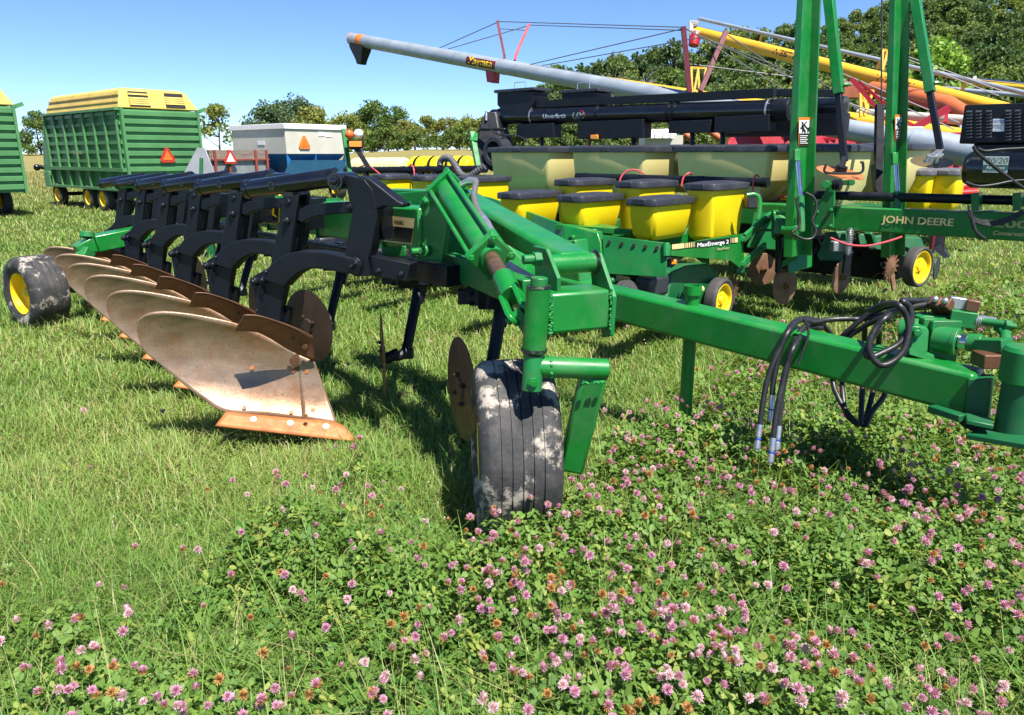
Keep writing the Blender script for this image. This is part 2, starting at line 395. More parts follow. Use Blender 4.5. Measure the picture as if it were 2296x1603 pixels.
mtop = [(307, 741), (311, 718), (329, 704), (356, 699), (393, 700), (456, 709), (531, 726), (606, 759), (668, 793), (706, 811)]
mbot = [(307, 741), (313, 766), (331, 794), (381, 836), (421, 869), (456, 896), (506, 925), (581, 930), (676, 940), (757, 950)]
mold = MB().grid(patch(mtop, mbot, 60, 20, lambda u, v, i, j: mb_pt(u, v))).build('moldboard', M['steel'], plow, solid=0.012, ang=60)
MB().grid(patch([(669, 794), (706, 811)], [(677, 939.5), (757, 950)], 8, 16, lambda u, v, i, j: mb_pt(u, v, 0.009))).build('shin', M['steel'], mold, solid=0.006, ang=60)
bm_ = MB()
for u, v in ((566, 825), (657, 830), (688, 833), (548, 916), (653, 926), (702, 921)):
    p = mb_pt(u, v); nrm = (mb_pt(u, v + 6) - p).cross(mb_pt(u + 6, v) - p).normalized()
    if nrm.y > 0: nrm = -nrm
    bm_.mark().tube([p, p + nrm * 0.016], 0.0125, 14)
bm_.builds('bolt', M['share'], mold)
share = MB().grid(patch([(507, 924), (590, 932), (680, 941), (758, 949), (793, 981)], [(483, 955), (560, 964), (640, 973), (720, 982), (796, 990)], 30, 5, lambda u, v, i, j: mb_pt(u, v, 0.014))).build('share', M['share'], plow, solid=0.014, ang=50)
bm_ = MB()
for u, v in ((569, 941), (651, 949), (731, 957)):
    p = mb_pt(u, v, .02); nrm = (mb_pt(u, v + 6) - mb_pt(u, v)).cross(mb_pt(u + 6, v) - mb_pt(u, v)).normalized()
    if nrm.y > 0: nrm = -nrm
    bm_.mark().tube([p - nrm * .01, p + nrm * 0.008], 0.017, 14)
bm_.builds('bolt', M['zinc'], share)
def cover(u, v, i, j):
    p = mb_pt(u, v); t0 = (p - CAMP).length / ray(u, v).length
    return CAMP + ray(u, v) * (t0 - 0.03 - 0.12 * (1 - i) ** 0.8 - 0.06 * j * (1 - .5 * i))
covb = MB().grid(patch([(547, 706), (575, 707), (606, 715), (663, 735), (701, 754)], [(527, 741), (576, 744), (606, 758), (650, 785), (706, 811)], 24, 8, cover)).build('cover_board', M['rust'], plow, solid=0.008, ang=50)
bm_ = MB()
for u, v in ((654, 760), (684, 775)):
    p = cover(u, v, (u - 530) / 176, .5); bm_.mark().tube([p + V((0, .01, 0)), p + V((0, -0.012, -.004))], 0.016, 14)
bm_.builds('bolt', M['rust'], covb)

# --- mechanism in the plane of the standard
def pl(pts, thick, mid=0.0): return MB().prism([p + RR * mid for p in poly(pts)], RR * thick)
tl, tr = sp(552, 425), sp(752, 398)
ax = (tr - tl).normalized()
m = MB().tube([tl, tl + ax * .012, tr - ax * .008, tr], [.046, .051, .051, .047], 28)
m.tube([tl + ax * .004, tl + ax * .035], .0535, 28)
m.tube([tr - ax * .03, tr + ax * .004], .054, 28)
for f in (.36,):
    c = tl + ax * (tr - tl).length * f; m.lathe(c + RR * .046, RR, [(0, .022), (.008, .022), (.008, .013), (-.004, .013)], 18)
m.bar(sp(652, 430), sp(652, 440) + V((0, 0, -.05)), .05, .06)
m.build('trip_cylinder', M['black'], plow)
boss = sp(771, 405)
m = MB().tube([boss + RR * .09, boss - RR * .09], .046, 26).tube([boss + RR * .1, boss + RR * .086], .03, 20)
m.lathe(boss + RR * .1, RR, [(0, .022), (.012, .02), (.016, .012), (.016, 0)], 16)
m.bar(tr, boss + TT * .01, .085, .07)
m.build('pivot_boss', M['black'], plow)
pil = [(643, 440), (677, 436), (672, 480), (659, 562), (650, 620), (610, 630), (618, 575), (634, 500)]
m = pl(pil, .022, .025)
m2 = MB().prism([p - RR * .07 for p in poly(pil)], RR * .022); m.add(m2.v, m2.f)
m.tube([sp(652, 494) + RR * .052, sp(652, 494) - RR * .1], .022, 18); m.bolt(sp(652, 494) + RR * .042, RR, .02, .012)
m.tube([sp(655, 452) + RR * .045, sp(655, 452) - RR * .1], .016, 14)
m.build('standard', M['black_flat'], plow, bevel=.004)
pl([(676, 468), (690, 461), (720, 456), (755, 453), (792, 452), (793, 477), (755, 480), (720, 483), (695, 491), (682, 499), (672, 492)], .05, .0).build('trip_link', M['black_flat'], plow, bevel=.005)
m = pl([(781, 392), (801, 395), (828, 402), (846, 425), (856, 473), (843, 558), (836, 575), (842, 616), (806, 617), (790, 600), (786, 558), (801, 480), (790, 425)], .085, .01)
m.tube([sp(808, 591) + RR * .07, sp(808, 591) - RR * .1], .047, 26); m.tube([sp(808, 591) + RR * .08, sp(808, 591) + RR * .06], .034, 22)
m.bolt(sp(806, 593) + RR * .08, RR, .013, .012); m.bolt(sp(815, 587) + RR * .08, RR, .011, .01)
m.bolt(sp(794, 464) + RR * .05, RR, .024, .012)
m.bar(sp(812, 500) - RR * .06, sp(812, 500) - RR * .30, .10, .2)
m.build('frame_clamp', M['black_flat'], plow, bevel=.006)
top = [(606, 622), (616, 600), (638, 578), (663, 565), (700, 559), (750, 563), (790, 571), (822, 578)]
bot = [(655, 640), (668, 625), (690, 607), (718, 598), (750, 601), (790, 609), (822, 612)]
m = pl(sp2(top, 5) + sp2(bot, 5)[::-1], .085, .035)
m.build('curved_beam', M['black_flat'], plow, bevel=.008)
m = pl([(579, 640), (577, 622), (585, 613), (610, 600), (628, 596), (634, 620), (650, 640), (640, 690), (636, 745), (598, 745), (586, 690)], .05, .02)
for u, v, r in ((585, 628, .026), (606, 624, .02), (615, 606, .018)):
    m.tube([sp(u, v) + RR * .075, sp(u, v)], r, 18); m.lathe(sp(u, v) + RR * .075, RR, [(0, r * .7), (.01, r * .65), (.014, 0)], 14)
m.bar(sp(600, 634) + RR * .06, sp(604, 657) + RR * .06, .012, .012)
m.bar(sp(640, 690) - RR * .02, sp(632, 745) - RR * .02, .05, .06)
m.build('shank', M['black_flat'], plow, bevel=.004)
# landside and leg hidden behind the moldboard, braced to the shank
m = MB().bar(mb_pt(615, 752) + V((.0, .05, 0)), mb_pt(700, 935) + V((0, .12, .02)), .05, .12)
m.bar(mb_pt(700, 935) + V((0, .10, .0)), mb_pt(700, 935) + V((0, .10, .0)) - TT * .55, .03, .11)
m.build('landside', M['rust'], plow)
body_parts = [o for o in children(plow)]
BODY_N = 6
for k in range(1, BODY_N):
    for o in body_parts: copy_tree(o, plow, DD * k)

# the foremost clamp alone carries a sloped nose and a bolted foot
m = MB().prism([p + RR * .005 for p in poly([(812, 394), (838, 400), (858, 415), (901, 449), (914, 455), (913, 464), (868, 461), (852, 470), (820, 440)])], RR * .09)
m.build('clamp_nose', M['black_flat'], plow, bevel=.006)
m = MB().prism([p - RR * .02 for p in poly([(836, 572), (925, 590), (919, 630), (842, 617)])], RR * .10)
m.bolt(sp(905, 613) + RR * .03, RR, .02, .012); m.bolt(sp(855, 606) + RR * .03, RR, .02, .012)
m.build('clamp_foot', M['black_flat'], plow, bevel=.006)

# --- coulters (rolling discs), each turned its own way
def coulter(k, phi):
    o = DD * k + V((.075 if k == 1 else 0, -.05 if k == 1 else 0, 0)); c = at(1035, 872, 3.78) + o
    n = V((math.cos(phi), math.sin(phi), 0)); Rr = .262
    top_ = at(1122, 688, 3.95) + o; P = [top_, at(1119, 720, 3.93) + o, at(1106, 800, 3.87) + o, at(1098, 850, 3.84) + o, at(1085, 872, 3.81) + o, at(1062, 878, 3.79) + o, c + n * .03 if n.x > 0 else c - n * .03]
    m = MB(); q = spline(P, 5)
    m.tube(q, [.036 - .008 * i / len(q) for i in range(len(q))], 8)
    m.tube([top_, top_ + V((0, 0, .20))], .036, 14)
    m.box(top_ + V((-.03, -.01, .07)), (.20, .13, .10)).bar(top_ + V((.02, 0, .02)), top_ + V((.0, 0, -.10)), .085, .09, w1=.06, h1=.06)
    m.box(at(1098, 868, 3.84) + o, (.075, .06, .06)).tube([at(1040, 885, 3.79) + o, at(1078, 868, 3.8) + o], .035, 12)
    m.bar(top_ + V((-.12, .02, .10)), at(1060, 760, 3.95) + o + V((-.05, .05, .2)), .05, .06)
    m.tube([top_ + V((-.16, .0, .045)), top_ + V((.10, 0, .045))], .04, 16)
    m.bar(top_ + V((-.05, .12, .13)), top_ + V((-.05, -.10, .06)), .12, .12)
    m.bar(top_ + V((-.22, .03, .05)), top_ + V((-.1, .03, .05)), .09, .07)
    m.bar(top_ + V((-.05, .1, .10)), top_ + V((-.05, .35, .17)), .08, .08)
    cl = m.build('coulter_arm', M['black_flat'], plow, bevel=.004)
    d = MB().lathe(c, n, [(-.016, 0), (-.016, .05), (-.006, .06), (-.004, Rr * .9), (0, Rr), (.004, Rr * .9), (.006, .06), (.016, .05), (.016, 0)], 64)
    for q in range(4):
        a = q * math.pi / 2 + .5; y = UP; x = n.cross(UP)
        d.bolt(c - n * .006 * (1 if n.y > 0 else -1) + (x * math.cos(a) + y * math.sin(a)) * .075, -n if n.y > 0 else n, .012, .014)
    d.build('coulter_disc', M['disc'], plow, ang=25)
for k, ph in enumerate((20, 12, 53, 40, 30, 45)): coulter(k, R_(ph))

pv0 = at(1292, 590, 3.08)
# --- main frame beam (runs along the row of bottoms), sub beam, gussets
fN = V((-UU.y, UU.x, 0)).normalized(); fN = -fN if fN.y > 0 else fN          # beam face normal, towards the viewer
bc = at(937, 515, 4.12); cf = fN.dot(bc)
mc = bc - fN * .09
g = MB()
g.box(mc - UU * 2.75, (5.5, .17, .235), (UU, fN, UP))
mainb = g.build('main_beam', M['green'], plow, bevel=.014)
MB().box(mc - UU * 2.6 + V((0, 0, -.235)) + fN * .02, (5.7, .10, .115), (UU, fN, UP)).build('lower_beam', M['black_flat'], plow, bevel=.008)
m = MB()
for k in range(BODY_N):
    m.mark().box(mc + DD * k + UU * .03 - UU * .45, (.012, .2, .27), (UU, fN, UP))
m.builds('beam_strap', M['green_worn'], plow)
# end plate that carries the lift cylinder
gp = V((-.55, -.83, 0)).normalized(); gc = gp.dot(at(960, 500, 4.13))
def gpp(pts): return [on(u, v, gp, gc) for u, v in pts]
m = MB().prism(gpp([(944, 455), (977, 409), (1019, 408), (1012, 480), (995, 586), (938, 584), (940, 500)]), gp * .03)
m.prism([p + gp * .05 for p in gpp([(870, 551), (924, 549), (924, 573), (871, 577)])], gp * .012)
m.bolt(on(962, 561, gp, gc) + gp * .02, gp, .034, .03); m.tube([on(962, 561, gp, gc) + gp * .02, on(948, 560, gp, gc) + gp * .10], .02, 12)
m.build('end_plate', M['green'], plow, bevel=.006)
m = MB()
m.prism([at(u, v, 4.75) for u, v in ((985, 470), (1060, 480), (1150, 545), (1190, 590), (1190, 640), (1090, 620), (1000, 585))], V((.06, .08, 0)))
m.box(at(935, 452, 5.1), (.9, .2, .16), (UU, fN, UP))
m.bar(at(870, 462, 5.15), at(1010, 452, 4.75), .12, .16)
m.build('frame_gusset', M['green'], plow, bevel=.006)
MB().bar(at(1010, 592, 4.35), at(1190, 662, 3.15), .07, .13).build('lower_link', M['green_worn'], plow, bevel=.006)
MB().bar(at(1100, 582, 4.2), at(1200, 645, 3.3), .10, .05).build('link_cover', M['black'], plow, bevel=.006)
MB().bar(at(1020, 446, 4.75), pv0 - (pv0 - at(1020, 446, 4.75)).normalized() * .01, .17, .15, w1=.155, h1=.085).build('upper_link', M['green'], plow, bevel=.022)

# --- wheel bracket: box, plates, pivot tube, post
BX = V((.93, .37, 0)).normalized(); BY = V((-BX.y, BX.x, 0))
b0 = at(1234, 705, 2.93); bl = .262; bh = .162
m = MB().box(b0 + BX * bl / 2 + BY * bh / 2, (bl, bh, bh), (BX, BY, UP))
wb = m.build('bracket_box', M['green'], plow, bevel=.014)
pn = -BX
def plate(pts, c): return [on(u, v, pn, c) for u, v in pts]
cL = pn.dot(at(1254, 640, 2.95)); cR = pn.dot(b0 + BX * (bl + .012))
m = MB().mark().prism(plate([(1199, 551), (1228, 557), (1254, 623), (1253, 654), (1222, 652), (1200, 640), (1205, 600)], cL), BX * .018)
m.mark().prism(plate([(1327, 563), (1346, 567), (1379, 665), (1373, 753), (1355, 757), (1330, 650), (1331, 640)], cR), BX * .018)
m.builds('bracket_plate', M['green_worn'], plow, bevel=.003)
pv = at(1292, 590, 3.08)
m = MB().tube([pv - BX * .13, pv + BX * .085], .040, 30); m.build('pivot_tube', M['green'], plow)
pb = at(1212, 580, 3.0)
m = MB().bolt(pb + BX * .0, -BX, .030, .032).tube([pb, pb - BX * .075], .019, 16); m.build('pivot_bolt', M['green_worn'], plow, bevel=.003)
MB().lathe(pv + BX * .085, BX, [(-.01, .041), (.0, .052), (.012, .041)], 24, closed=True).build('grease_ring', M['grease'], plow)
p_t = at(1208, 642, 2.88); p_b = at(1197, 786, 2.95)
m = MB().tube([p_t, p_b], .047, 32); post = m.build('wheel_post', M['green'], plow, bevel=.003)
m = MB().tube([p_t + (p_t - p_b).normalized() * .035, p_t], .033, 28); m.build('spindle', M['green_worn'], post, bevel=.003)
p_c = at(1192, 876, 2.97)
m = MB().mark().lathe(p_b, (p_b - p_t).normalized(), [(-.012, .050), (.0, .052), (.014, .042), (0, .03)], 30, closed=True)
m.mark().lathe(p_t, UP, [(-.004, .049), (.004, .046), (.006, .03)], 30); m.builds('grease_collar', M['grease'], post)
m = MB().tube([p_b, p_c], .0395, 30)
m.build('spindle_fork', M['green_worn'], plow, bevel=.003)
MB().bolt(at(1195, 857, 2.93), V((0, -1, 0)), .020, .014).build('fork_bolt', M['green'], plow)
p_e = at(1361, 828, 3.02); p_s = at(1204, 822, 2.97)
MB().tube([p_s, p_e], .0425, 32).build('crank_pipe', M['green'], plow, bevel=.004)
wd = (p_e - p_s).normalized()
m = MB()
rng = random.Random(4)
m.mark()                                                       # weld beads, one seam after the other
for i in range(46):
    f = rng.random()
    q = b0 + UP * (f - .5) * bh * 1.02 + BX * (.0 + rng.uniform(-.006, .006)) - BY * .002; m.ball(q, rng.uniform(.004, .007), 5)
m.mark()
for i in range(46):
    f = rng.random()
    q = b0 + UP * (f - .5) * bh * 1.02 + BX * (bl + rng.uniform(-.004, .004)) - BY * .002; m.ball(q, rng.uniform(.003, .006), 5)
m.mark()
for i in range(26):
    a = rng.random() * 6.28; q = p_s + wd * .05 + (UP * math.cos(a) + wd.cross(UP) * math.sin(a)) * .043; m.ball(q, rng.uniform(.004, .008), 5)
m.mark()
for i in range(14):
    q = at(1303 + 50 * rng.random(), 853, 3.0) + V((0, -.035, rng.uniform(-.004, .004))); m.ball(q, rng.uniform(.004, .007), 5)
m.builds('weld_bead', M['weld'], plow)
MB().bar(at(1331, 838, 3.03), at(1279, 1050, 3.22), .105, .085, up=V((0, 1, 0))).build('axle_leg', M['green'], plow, bevel=.014)
fwc = V((0.005, 3.17, .385)); fwa = V((-.9945, -.1045, 0))
wheel(plow, fwc, fwa, .395, .345, .235, 'front_wheel', ribs=6, n=72)
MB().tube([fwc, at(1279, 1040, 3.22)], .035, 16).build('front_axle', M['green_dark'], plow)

# --- tail: frame tail, arm, wheel
m = MB().bar(at(330, 522, 8.25), at(210, 546, 7.9), .22, .17)
m.bar(at(211, 546, 7.9), at(168, 558, 7.8), .22, .165, h1=.07)
m.build('tail_frame', M['green'], plow, bevel=.012)
m = MB().tube([at(196, 520, 7.8), at(196, 533, 7.8)], .07, 18).bar(at(196, 560, 7.8), at(150, 650, 7.6), .12, .12)
m.build('tail_arm', M['green_worn'], plow, bevel=.006)
twc = V((-4.66, 7.38, .345)); twa = V((-.58, -.815, 0)).normalized()
wheel(plow, twc + V((-.02, 0, 0)), twa, .355, .36, .20, 'tail_wheel', ribs=5)
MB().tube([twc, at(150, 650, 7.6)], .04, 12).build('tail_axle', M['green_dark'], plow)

# --- lift cylinder
ct, cb = at(1003, 425, 4.0), at(1098, 571, 3.42)
cd = (cb - ct).normalized(); cs = cd.cross(V((0, 1, 0))).normalized(); cu_ = cs.cross(cd)
m = MB().tube([ct, cb], .068, 30)
cyl = m.build('lift_cylinder', M['green'], plow)
m = MB()
for c in (ct, cb): m.mark().box(c, (.165, .165, .04), (cs, cu_, cd))
m.builds('cylinder_cap', M['green'], cyl, bevel=.006)
m = MB()
for i in (-1, 1):
    for j in (-1, 1):
        o = cs * .066 * i + cu_ * .066 * j
        m.mark().tube([ct + o - cd * .03, cb + o + cd * .045], .0105, 10); m.bolt(cb + o + cd * .02, cd, .018, .016); m.bolt(ct + o - cd * .02, -cd, .018, .014)
m.builds('tie_rod', M['green'], cyl)
m = MB().tube([cb, cb + cd * .05], .055, 24); m.build('gland', M['green_worn'], cyl)
rb = at(1137, 642, 3.12)
MB().tube([cb, rb], .036, 28).build('cylinder_rod', M['rod'], plow)
rd = (rb - cb).normalized(); ce = at(1163, 700, 2.98)
m = MB().tube([at(1128, 622, 3.16), at(1148, 664, 3.06)], .047, 26)
m.lathe(at(1139, 646, 3.11), (ce - rb), [(-.004, .046), (0, .040), (.008, .040), (.012, .046)], 26)
for sgn in (-1, 1):
    o = cs * .035 * sgn; m.bar(at(1146, 660, 3.07) + o, ce + o, .018, .075, up=cu_); m.tube([ce + o - cs * .009, ce + o + cs * .009], .037, 18)
m.tube([ce - cs * .062, ce + cs * .055], .016, 14)
m.build('clevis', M['green'], plow, bevel=.003)
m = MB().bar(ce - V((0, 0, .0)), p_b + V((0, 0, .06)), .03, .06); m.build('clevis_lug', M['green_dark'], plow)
pe = at(985, 424, 4.08)
m = MB()
for sgn in (-1, 1): m.tube([pe + cs * .035 * sgn - cs * .012, pe + cs * .035 * sgn + cs * .012], .045, 20).bar(pe + cs * .035 * sgn, ct + cs * .035 * sgn, .024, .08, up=cu_)
m.tube([pe - cs * .11, pe + cs * .06], .019, 14).bolt(pe - cs * .085, -cs, .032, .02)
m.build('cylinder_eye', M['green'], cyl, bevel=.003)
# hydraulic hose on the cylinder
z8 = lambda x, y: (801.7 + .25 * x, 360.8 + .25 * y)
P = [(930, 215, 3.97), (1000, 180, 3.95), (1062, 185, 3.92), (1052, 245, 3.88), (1045, 320, 3.84), (1062, 400, 3.78), (1105, 490, 3.70), (1150, 560, 3.62), (1200, 640, 3.52)]
P = [at(*z8(x, y), t) for x, y, t in P]
MB().tube(spline(P[2:8], 6), .0165, 14).build('hydraulic_hose', mat('grey_hose', (.10, .10, .105), .4, dirt=(.2, .2, .2), scale=20), plow)
m = MB().mark().tube(P[0:3], [.017, .021, .02], 12).mark().tube([P[6], P[7], P[8]], [.020, .024, .018], 12)
m.builds('hose_fitting', M['zinc'], plow)
m = MB().mark().tube([at(*z8(905, 265), 3.98), at(*z8(920, 225), 3.98), P[0]], [.026, .022, .018], 12)
m.mark().tube([at(*z8(1210, 760), 3.46), at(*z8(1225, 690), 3.47), P[8]], [.030, .024, .018], 12); m.builds('elbow', M['green_worn'], plow)

# --- tongue
tA, tB = at(1378, 678, 4.6), at(2190, 879, 3.25)
td = (tB - tA).normalized()
tong = MB().bar(tA - td * 0.95, tB, .16, .186).build('tongue', M['green'], plow, bevel=.02)
tside = td.cross(UP).normalized(); tside = -tside if tside.y > 0 else tside
MB().bar(tA - td * .9 + V((0, 0, .05)), tA - td * .25 + V((0, 0, .2)), .12, .3).build('tongue_mount', M['green'], plow, bevel=.01)
jk = at(1546, 770, 4.28)
m = MB().tube([V((jk.x, jk.y, .93)), V((jk.x, jk.y, .03))], .037, 24).lathe(V((jk.x, jk.y, .03)), UP, [(-.01, .0), (-.01, .09), (.01, .09), (.01, .037)], 20)
m.build('parking_leg', M['green'], plow)
MB().lathe(V((jk.x, jk.y, .90)), UP, [(0, .05), (.05, .05), (.05, .041), (0, .041)], 24, closed=True).build('leg_collar', M['green'], plow)
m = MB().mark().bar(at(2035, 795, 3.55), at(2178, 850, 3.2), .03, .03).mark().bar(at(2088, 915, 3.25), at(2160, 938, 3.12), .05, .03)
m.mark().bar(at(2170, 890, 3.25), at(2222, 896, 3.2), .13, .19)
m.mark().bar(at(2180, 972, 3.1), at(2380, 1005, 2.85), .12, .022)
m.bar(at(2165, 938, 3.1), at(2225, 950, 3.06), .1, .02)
m.builds('hitch_plate', M['green_dark'], plow, bevel=.004)  # darker green: the shadow on these plates is put into their colour
MB().prism([at(u, v, 3.18) for u, v in ((2162, 957), (2180, 945), (2222, 955), (2228, 966), (2190, 968))], V((0, .08, 0))).build('grease_patch', M['grease'], plow)
hp = at(2292, 860, 3.02)
MB().tube([hp + V((0, 0, -.22)), hp + V((0, 0, .0))], .070, 32).build('hitch_pin_tube', M['green_dark'], plow)  # post below the collar; the collar's shade is painted in by darker green
m = MB().tube([hp + V((0, 0, .0)), hp + V((0, 0, .012)), hp + V((0, 0, .135)), hp + V((0, 0, .15))], [.07, .086, .086, .075], 36)
m.build('hitch_post', M['green_worn'], plow)
# steering cylinder and valve on the tongue
zz = lambda x, y: (2004.2 + .2301 * x, 641.3 + .2301 * y)
Z = lambda x, y, t=3.42: at(*zz(x, y), t)
m = MB().prism([Z(*p) for p in ((130, 380), (200, 362), (300, 380), (332, 410), (320, 600), (300, 625), (385, 650), (385, 690), (300, 690), (140, 640))], V((.05, .11, 0)))
m.box(Z(420, 520, 3.46), (.13, .13, .20)); m.tube([Z(60, 430, 3.5), Z(250, 430, 3.45)], .055, 20)
m.bolt(Z(195, 435, 3.37), V((-.2, -1, 0)), .030, .03)
m.tube([Z(390, 500, 3.42), Z(600, 540, 3.36)], .058, 28); m.lathe(Z(595, 540, 3.36), Z(600, 540, 3.36) - Z(390, 500, 3.42), [(-.01, .06), (.012, .062), (.012, .035)], 28)
m.build('steering_cylinder', M['green_worn'], plow, bevel=.004)
MB().tube([Z(590, 530, 3.37), Z(720, 548, 3.33)], .036, 24).build('steering_rod', M['chrome'], plow)
m = MB().tube([Z(715, 548, 3.34), Z(860, 560, 3.3)], .040, 22).bar(Z(840, 570, 3.3), Z(1110, 575, 3.2), .09, .055)
m.tube([Z(1000, 395, 3.35), Z(1045, 410, 3.33), Z(1085, 470, 3.3), Z(1095, 560, 3.25)], .022, 14)
m.build('rod_end', M['green_worn'], plow, bevel=.004)
m = MB().bar(Z(545, 300, 3.42), Z(800, 335, 3.38), .06, .07).tube([Z(800, 335, 3.38), Z(1110, 375, 3.3)], .016, 12).bolt(Z(1070, 372, 3.3), Z(1160, 390, 3.3) - Z(1070, 372, 3.3), .024, .03)
m.box(Z(430, 345, 3.5), (.2, .1, .07)); m.box(Z(290, 350, 3.45), (.05, .1, .05)).box(Z(410, 370, 3.42), (.08, .08, .04))
m.build('valve_block', M['green_worn'], plow, bevel=.003)
m = MB()
for k in range(9): m.lathe(Z(815 + k * 21, 338 + k * 2.5, 3.37), Z(1100, 375, 3.3) - Z(800, 335, 3.38), [(-.005, .019), (0, .027), (.005, .019)], 16, closed=True)
m.build('spring', M['zinc'], plow)
m = MB().mark().bar(Z(395, 140, 3.45), Z(470, 245, 3.5), .05, .05).mark().bar(Z(490, 150, 3.42), Z(575, 250, 3.46), .05, .05).mark().bar(Z(700, 175, 3.4), Z(830, 200, 3.38), .05, .05)
m.mark().box(Z(960, 715, 3.22), (.13, .1, .06)); m.builds('valve_fitting', M['rust'], plow, bevel=.004)
m = MB().mark().bar(Z(535, 150, 3.44), Z(700, 175, 3.42), .045, .05).mark().ball(Z(405, 128, 3.43), .014, 8).mark().ball(Z(500, 143, 3.4), .014, 8)
m.builds('coupler', M['zinc'], plow, bevel=.003)
# hoses draped over the tongue
z5 = lambda x, y: (1641.9 + .2851 * x, 601.3 + .2851 * y)
H = lambda pts, t: [at(*z5(p[0], p[1]), p[2] if len(p) > 2 else t) for p in pts]
hoses = [
 (H([(700, 445, 3.95), (600, 408, 3.86), (520, 415, 3.76), (440, 500), (372, 640), (300, 800), (250, 1000), (216, 1245)], 3.66), 1),
 (H([(700, 470, 3.95), (590, 480, 3.82), (490, 610), (430, 760), (385, 950), (345, 1150), (320, 1350)], 3.62), 1),
 (H([(700, 420, 3.95), (560, 395, 3.85), (470, 440, 3.75), (400, 580), (350, 760), (322, 900), (312, 1015)], 3.68), 1),
 (H([(720, 430, 3.97), (620, 430, 3.84), (530, 500, 3.75), (470, 640), (425, 820), (390, 1000), (365, 1255)], 3.70), 1),
 (H([(560, 405, 3.8), (640, 425, 3.82), (760, 405, 3.85), (900, 398, 3.85), (1000, 400, 3.85), (1150, 375, 3.8), (1300, 330, 3.75), (1590, 300, 3.6)], 3.8), 0),
 (H([(780, 760, 4.0), (850, 560, 3.9), (950, 460, 3.85), (1100, 345, 3.8), (1300, 285, 3.7), (1590, 258, 3.55)], 3.8), 0),
 (H([(820, 760, 4.0), (895, 570, 3.9), (1000, 480, 3.85), (1200, 375, 3.75), (1400, 310, 3.7), (1590, 290, 3.55)], 3.8), 0),
 (H([(1080, 330, 3.6), (1200, 280, 3.5), (1300, 285), (1375, 390), (1385, 520), (1345, 650), (1260, 735), (1170, 762), (1105, 705), (1075, 600), (1130, 470), (1220, 380), (1330, 320, 3.45), (1590, 275, 3.5)], 3.34), 0),
 (H([(1590, 250, 3.55), (1460, 255, 3.5), (1340, 255), (1390, 300), (1408, 400), (1370, 510), (1300, 600), (1180, 665), (1085, 700), (1050, 660), (1095, 560, 3.4), (1160, 470, 3.6)], 3.36), 0),
 (H([(680, 430, 3.95), (750, 480, 4.05), (790, 600, 4.1), (790, 880, 4.05), (830, 1010, 4.0), (900, 1130, 3.95), (985, 1225, 3.9)], 4.0), 0),
 (H([(700, 430, 3.97), (800, 560, 4.08), (850, 760, 4.1), (870, 1000, 4.0), (900, 1150, 3.95), (1000, 1240, 3.9)], 4.0), 0),
 (H([(1040, 470, 3.85), (1040, 620, 3.95), (1035, 800, 3.95), (1020, 1000, 3.85), (1010, 1235, 3.8)], 3.9), 0),
 (H([(1155, 470, 3.8), (1150, 620, 3.9), (1120, 900, 3.9), (1060, 1150, 3.85), (1030, 1240, 3.8)], 3.9), 0),
 (H([(1180, 700, 3.85), (1205, 900, 3.88), (1190, 1010, 3.85), (1100, 1130, 3.82), (1050, 1240, 3.8)], 3.9), 0),
]
for pts, cp in hoses:
    q = spline(pts, 7); h = MB().tube(q, .0138, 12).build('hydraulic_hose', M['hose'], plow, ang=60)
    if cp:
        d = (q[-1] - q[-2]).normalized(); e = q[-1]
        MB().tube([e - d * .01, e + d * .05, e + d * .051, e + d * .07, e + d * .071, e + d * .105, e + d * .106, e + d * .12], [.0145, .0145, .012, .012, .0165, .0165, .011, .010], 14).build('coupling', M['zinc'], h)
        MB().lathe(e + d * .06, d, [(-.004, .0125), (-.004, .0145), (.004, .0145), (.004, .0125)], 14, closed=True).build('ring', M['decal_b'], h)
w_ = H([(560, 395), (585, 440), (600, 520), (560, 640), (520, 760)], 3.66)
MB().tube(spline(w_, 5), .006, 8).build('hose_strap', M['hose'], plow)

# --- decals on the main beam
def face(u, v, l=.003): return on(u, v, fN, cf + l)
def quad(name, pts, mt, parent, l): return MB().add([face(u, v, l) for u, v in pts], [(0, 1, 2, 3)]).build(name, mt, parent)
fx = UU
lab = quad('warning_label', [(861, 482), (930, 490), (923, 548), (857, 541)], M['decal_y'], plow, .004)
quad('label_panel', [(862, 505), (927, 512), (922, 545), (859, 538)], M['decal_k'], lab, .006)
text('WARNING', face(885, 503.5, .004), fx, UP, .026, M['decal_k'], lab, width=.112, bold=.025, lift=.003)
tri = MB().add([face(u, v, .007) for u, v in ((865, 500), (881, 502), (874.5, 486))], [(0, 1, 2)]); tri.build('warning_sign', M['decal_k'], lab)
MB().add([face(u, v, .009) for u, v in ((872.6, 490.5), (875.2, 490.7), (874.6, 497), (873.2, 497))], [(0, 1, 2, 3)]).add([face(u, v, .009) for u, v in ((872.9, 498), (874.9, 498.2), (874.9, 500.2), (872.9, 500))], [(0, 1, 2, 3)]).build('sign_mark', M['decal_y'], lab)
for i, (sx, s) in enumerate(((873, 'AVOID BODILY INJURY'), (863.5, 'Standards can move without'), (863.2, 'notice during tripping or resetting'), (862.8, 'Stay clear of standards when plowing'), (862.3, 'Stay clear of main path of standard'), (862, 'when it is partially tripped'))):
    y = (511.5, 516.6, 520.6, 526.0, 531.6, 535.6)[i]
    text(s, face(sx, y, .006), fx, UP, .0055, M['decal_y'], lab, width=(.07, .105, .115, .125, .115, .10)[i], lift=.002)
em = MB().add([face(u, v, .004) for u, v in ((584, 452), (627, 454.5), (626, 497), (620, 504), (589, 500), (583, 494))], [(0, 1, 2, 3, 4, 5)]).build('emblem', M['decal_gold'], plow)
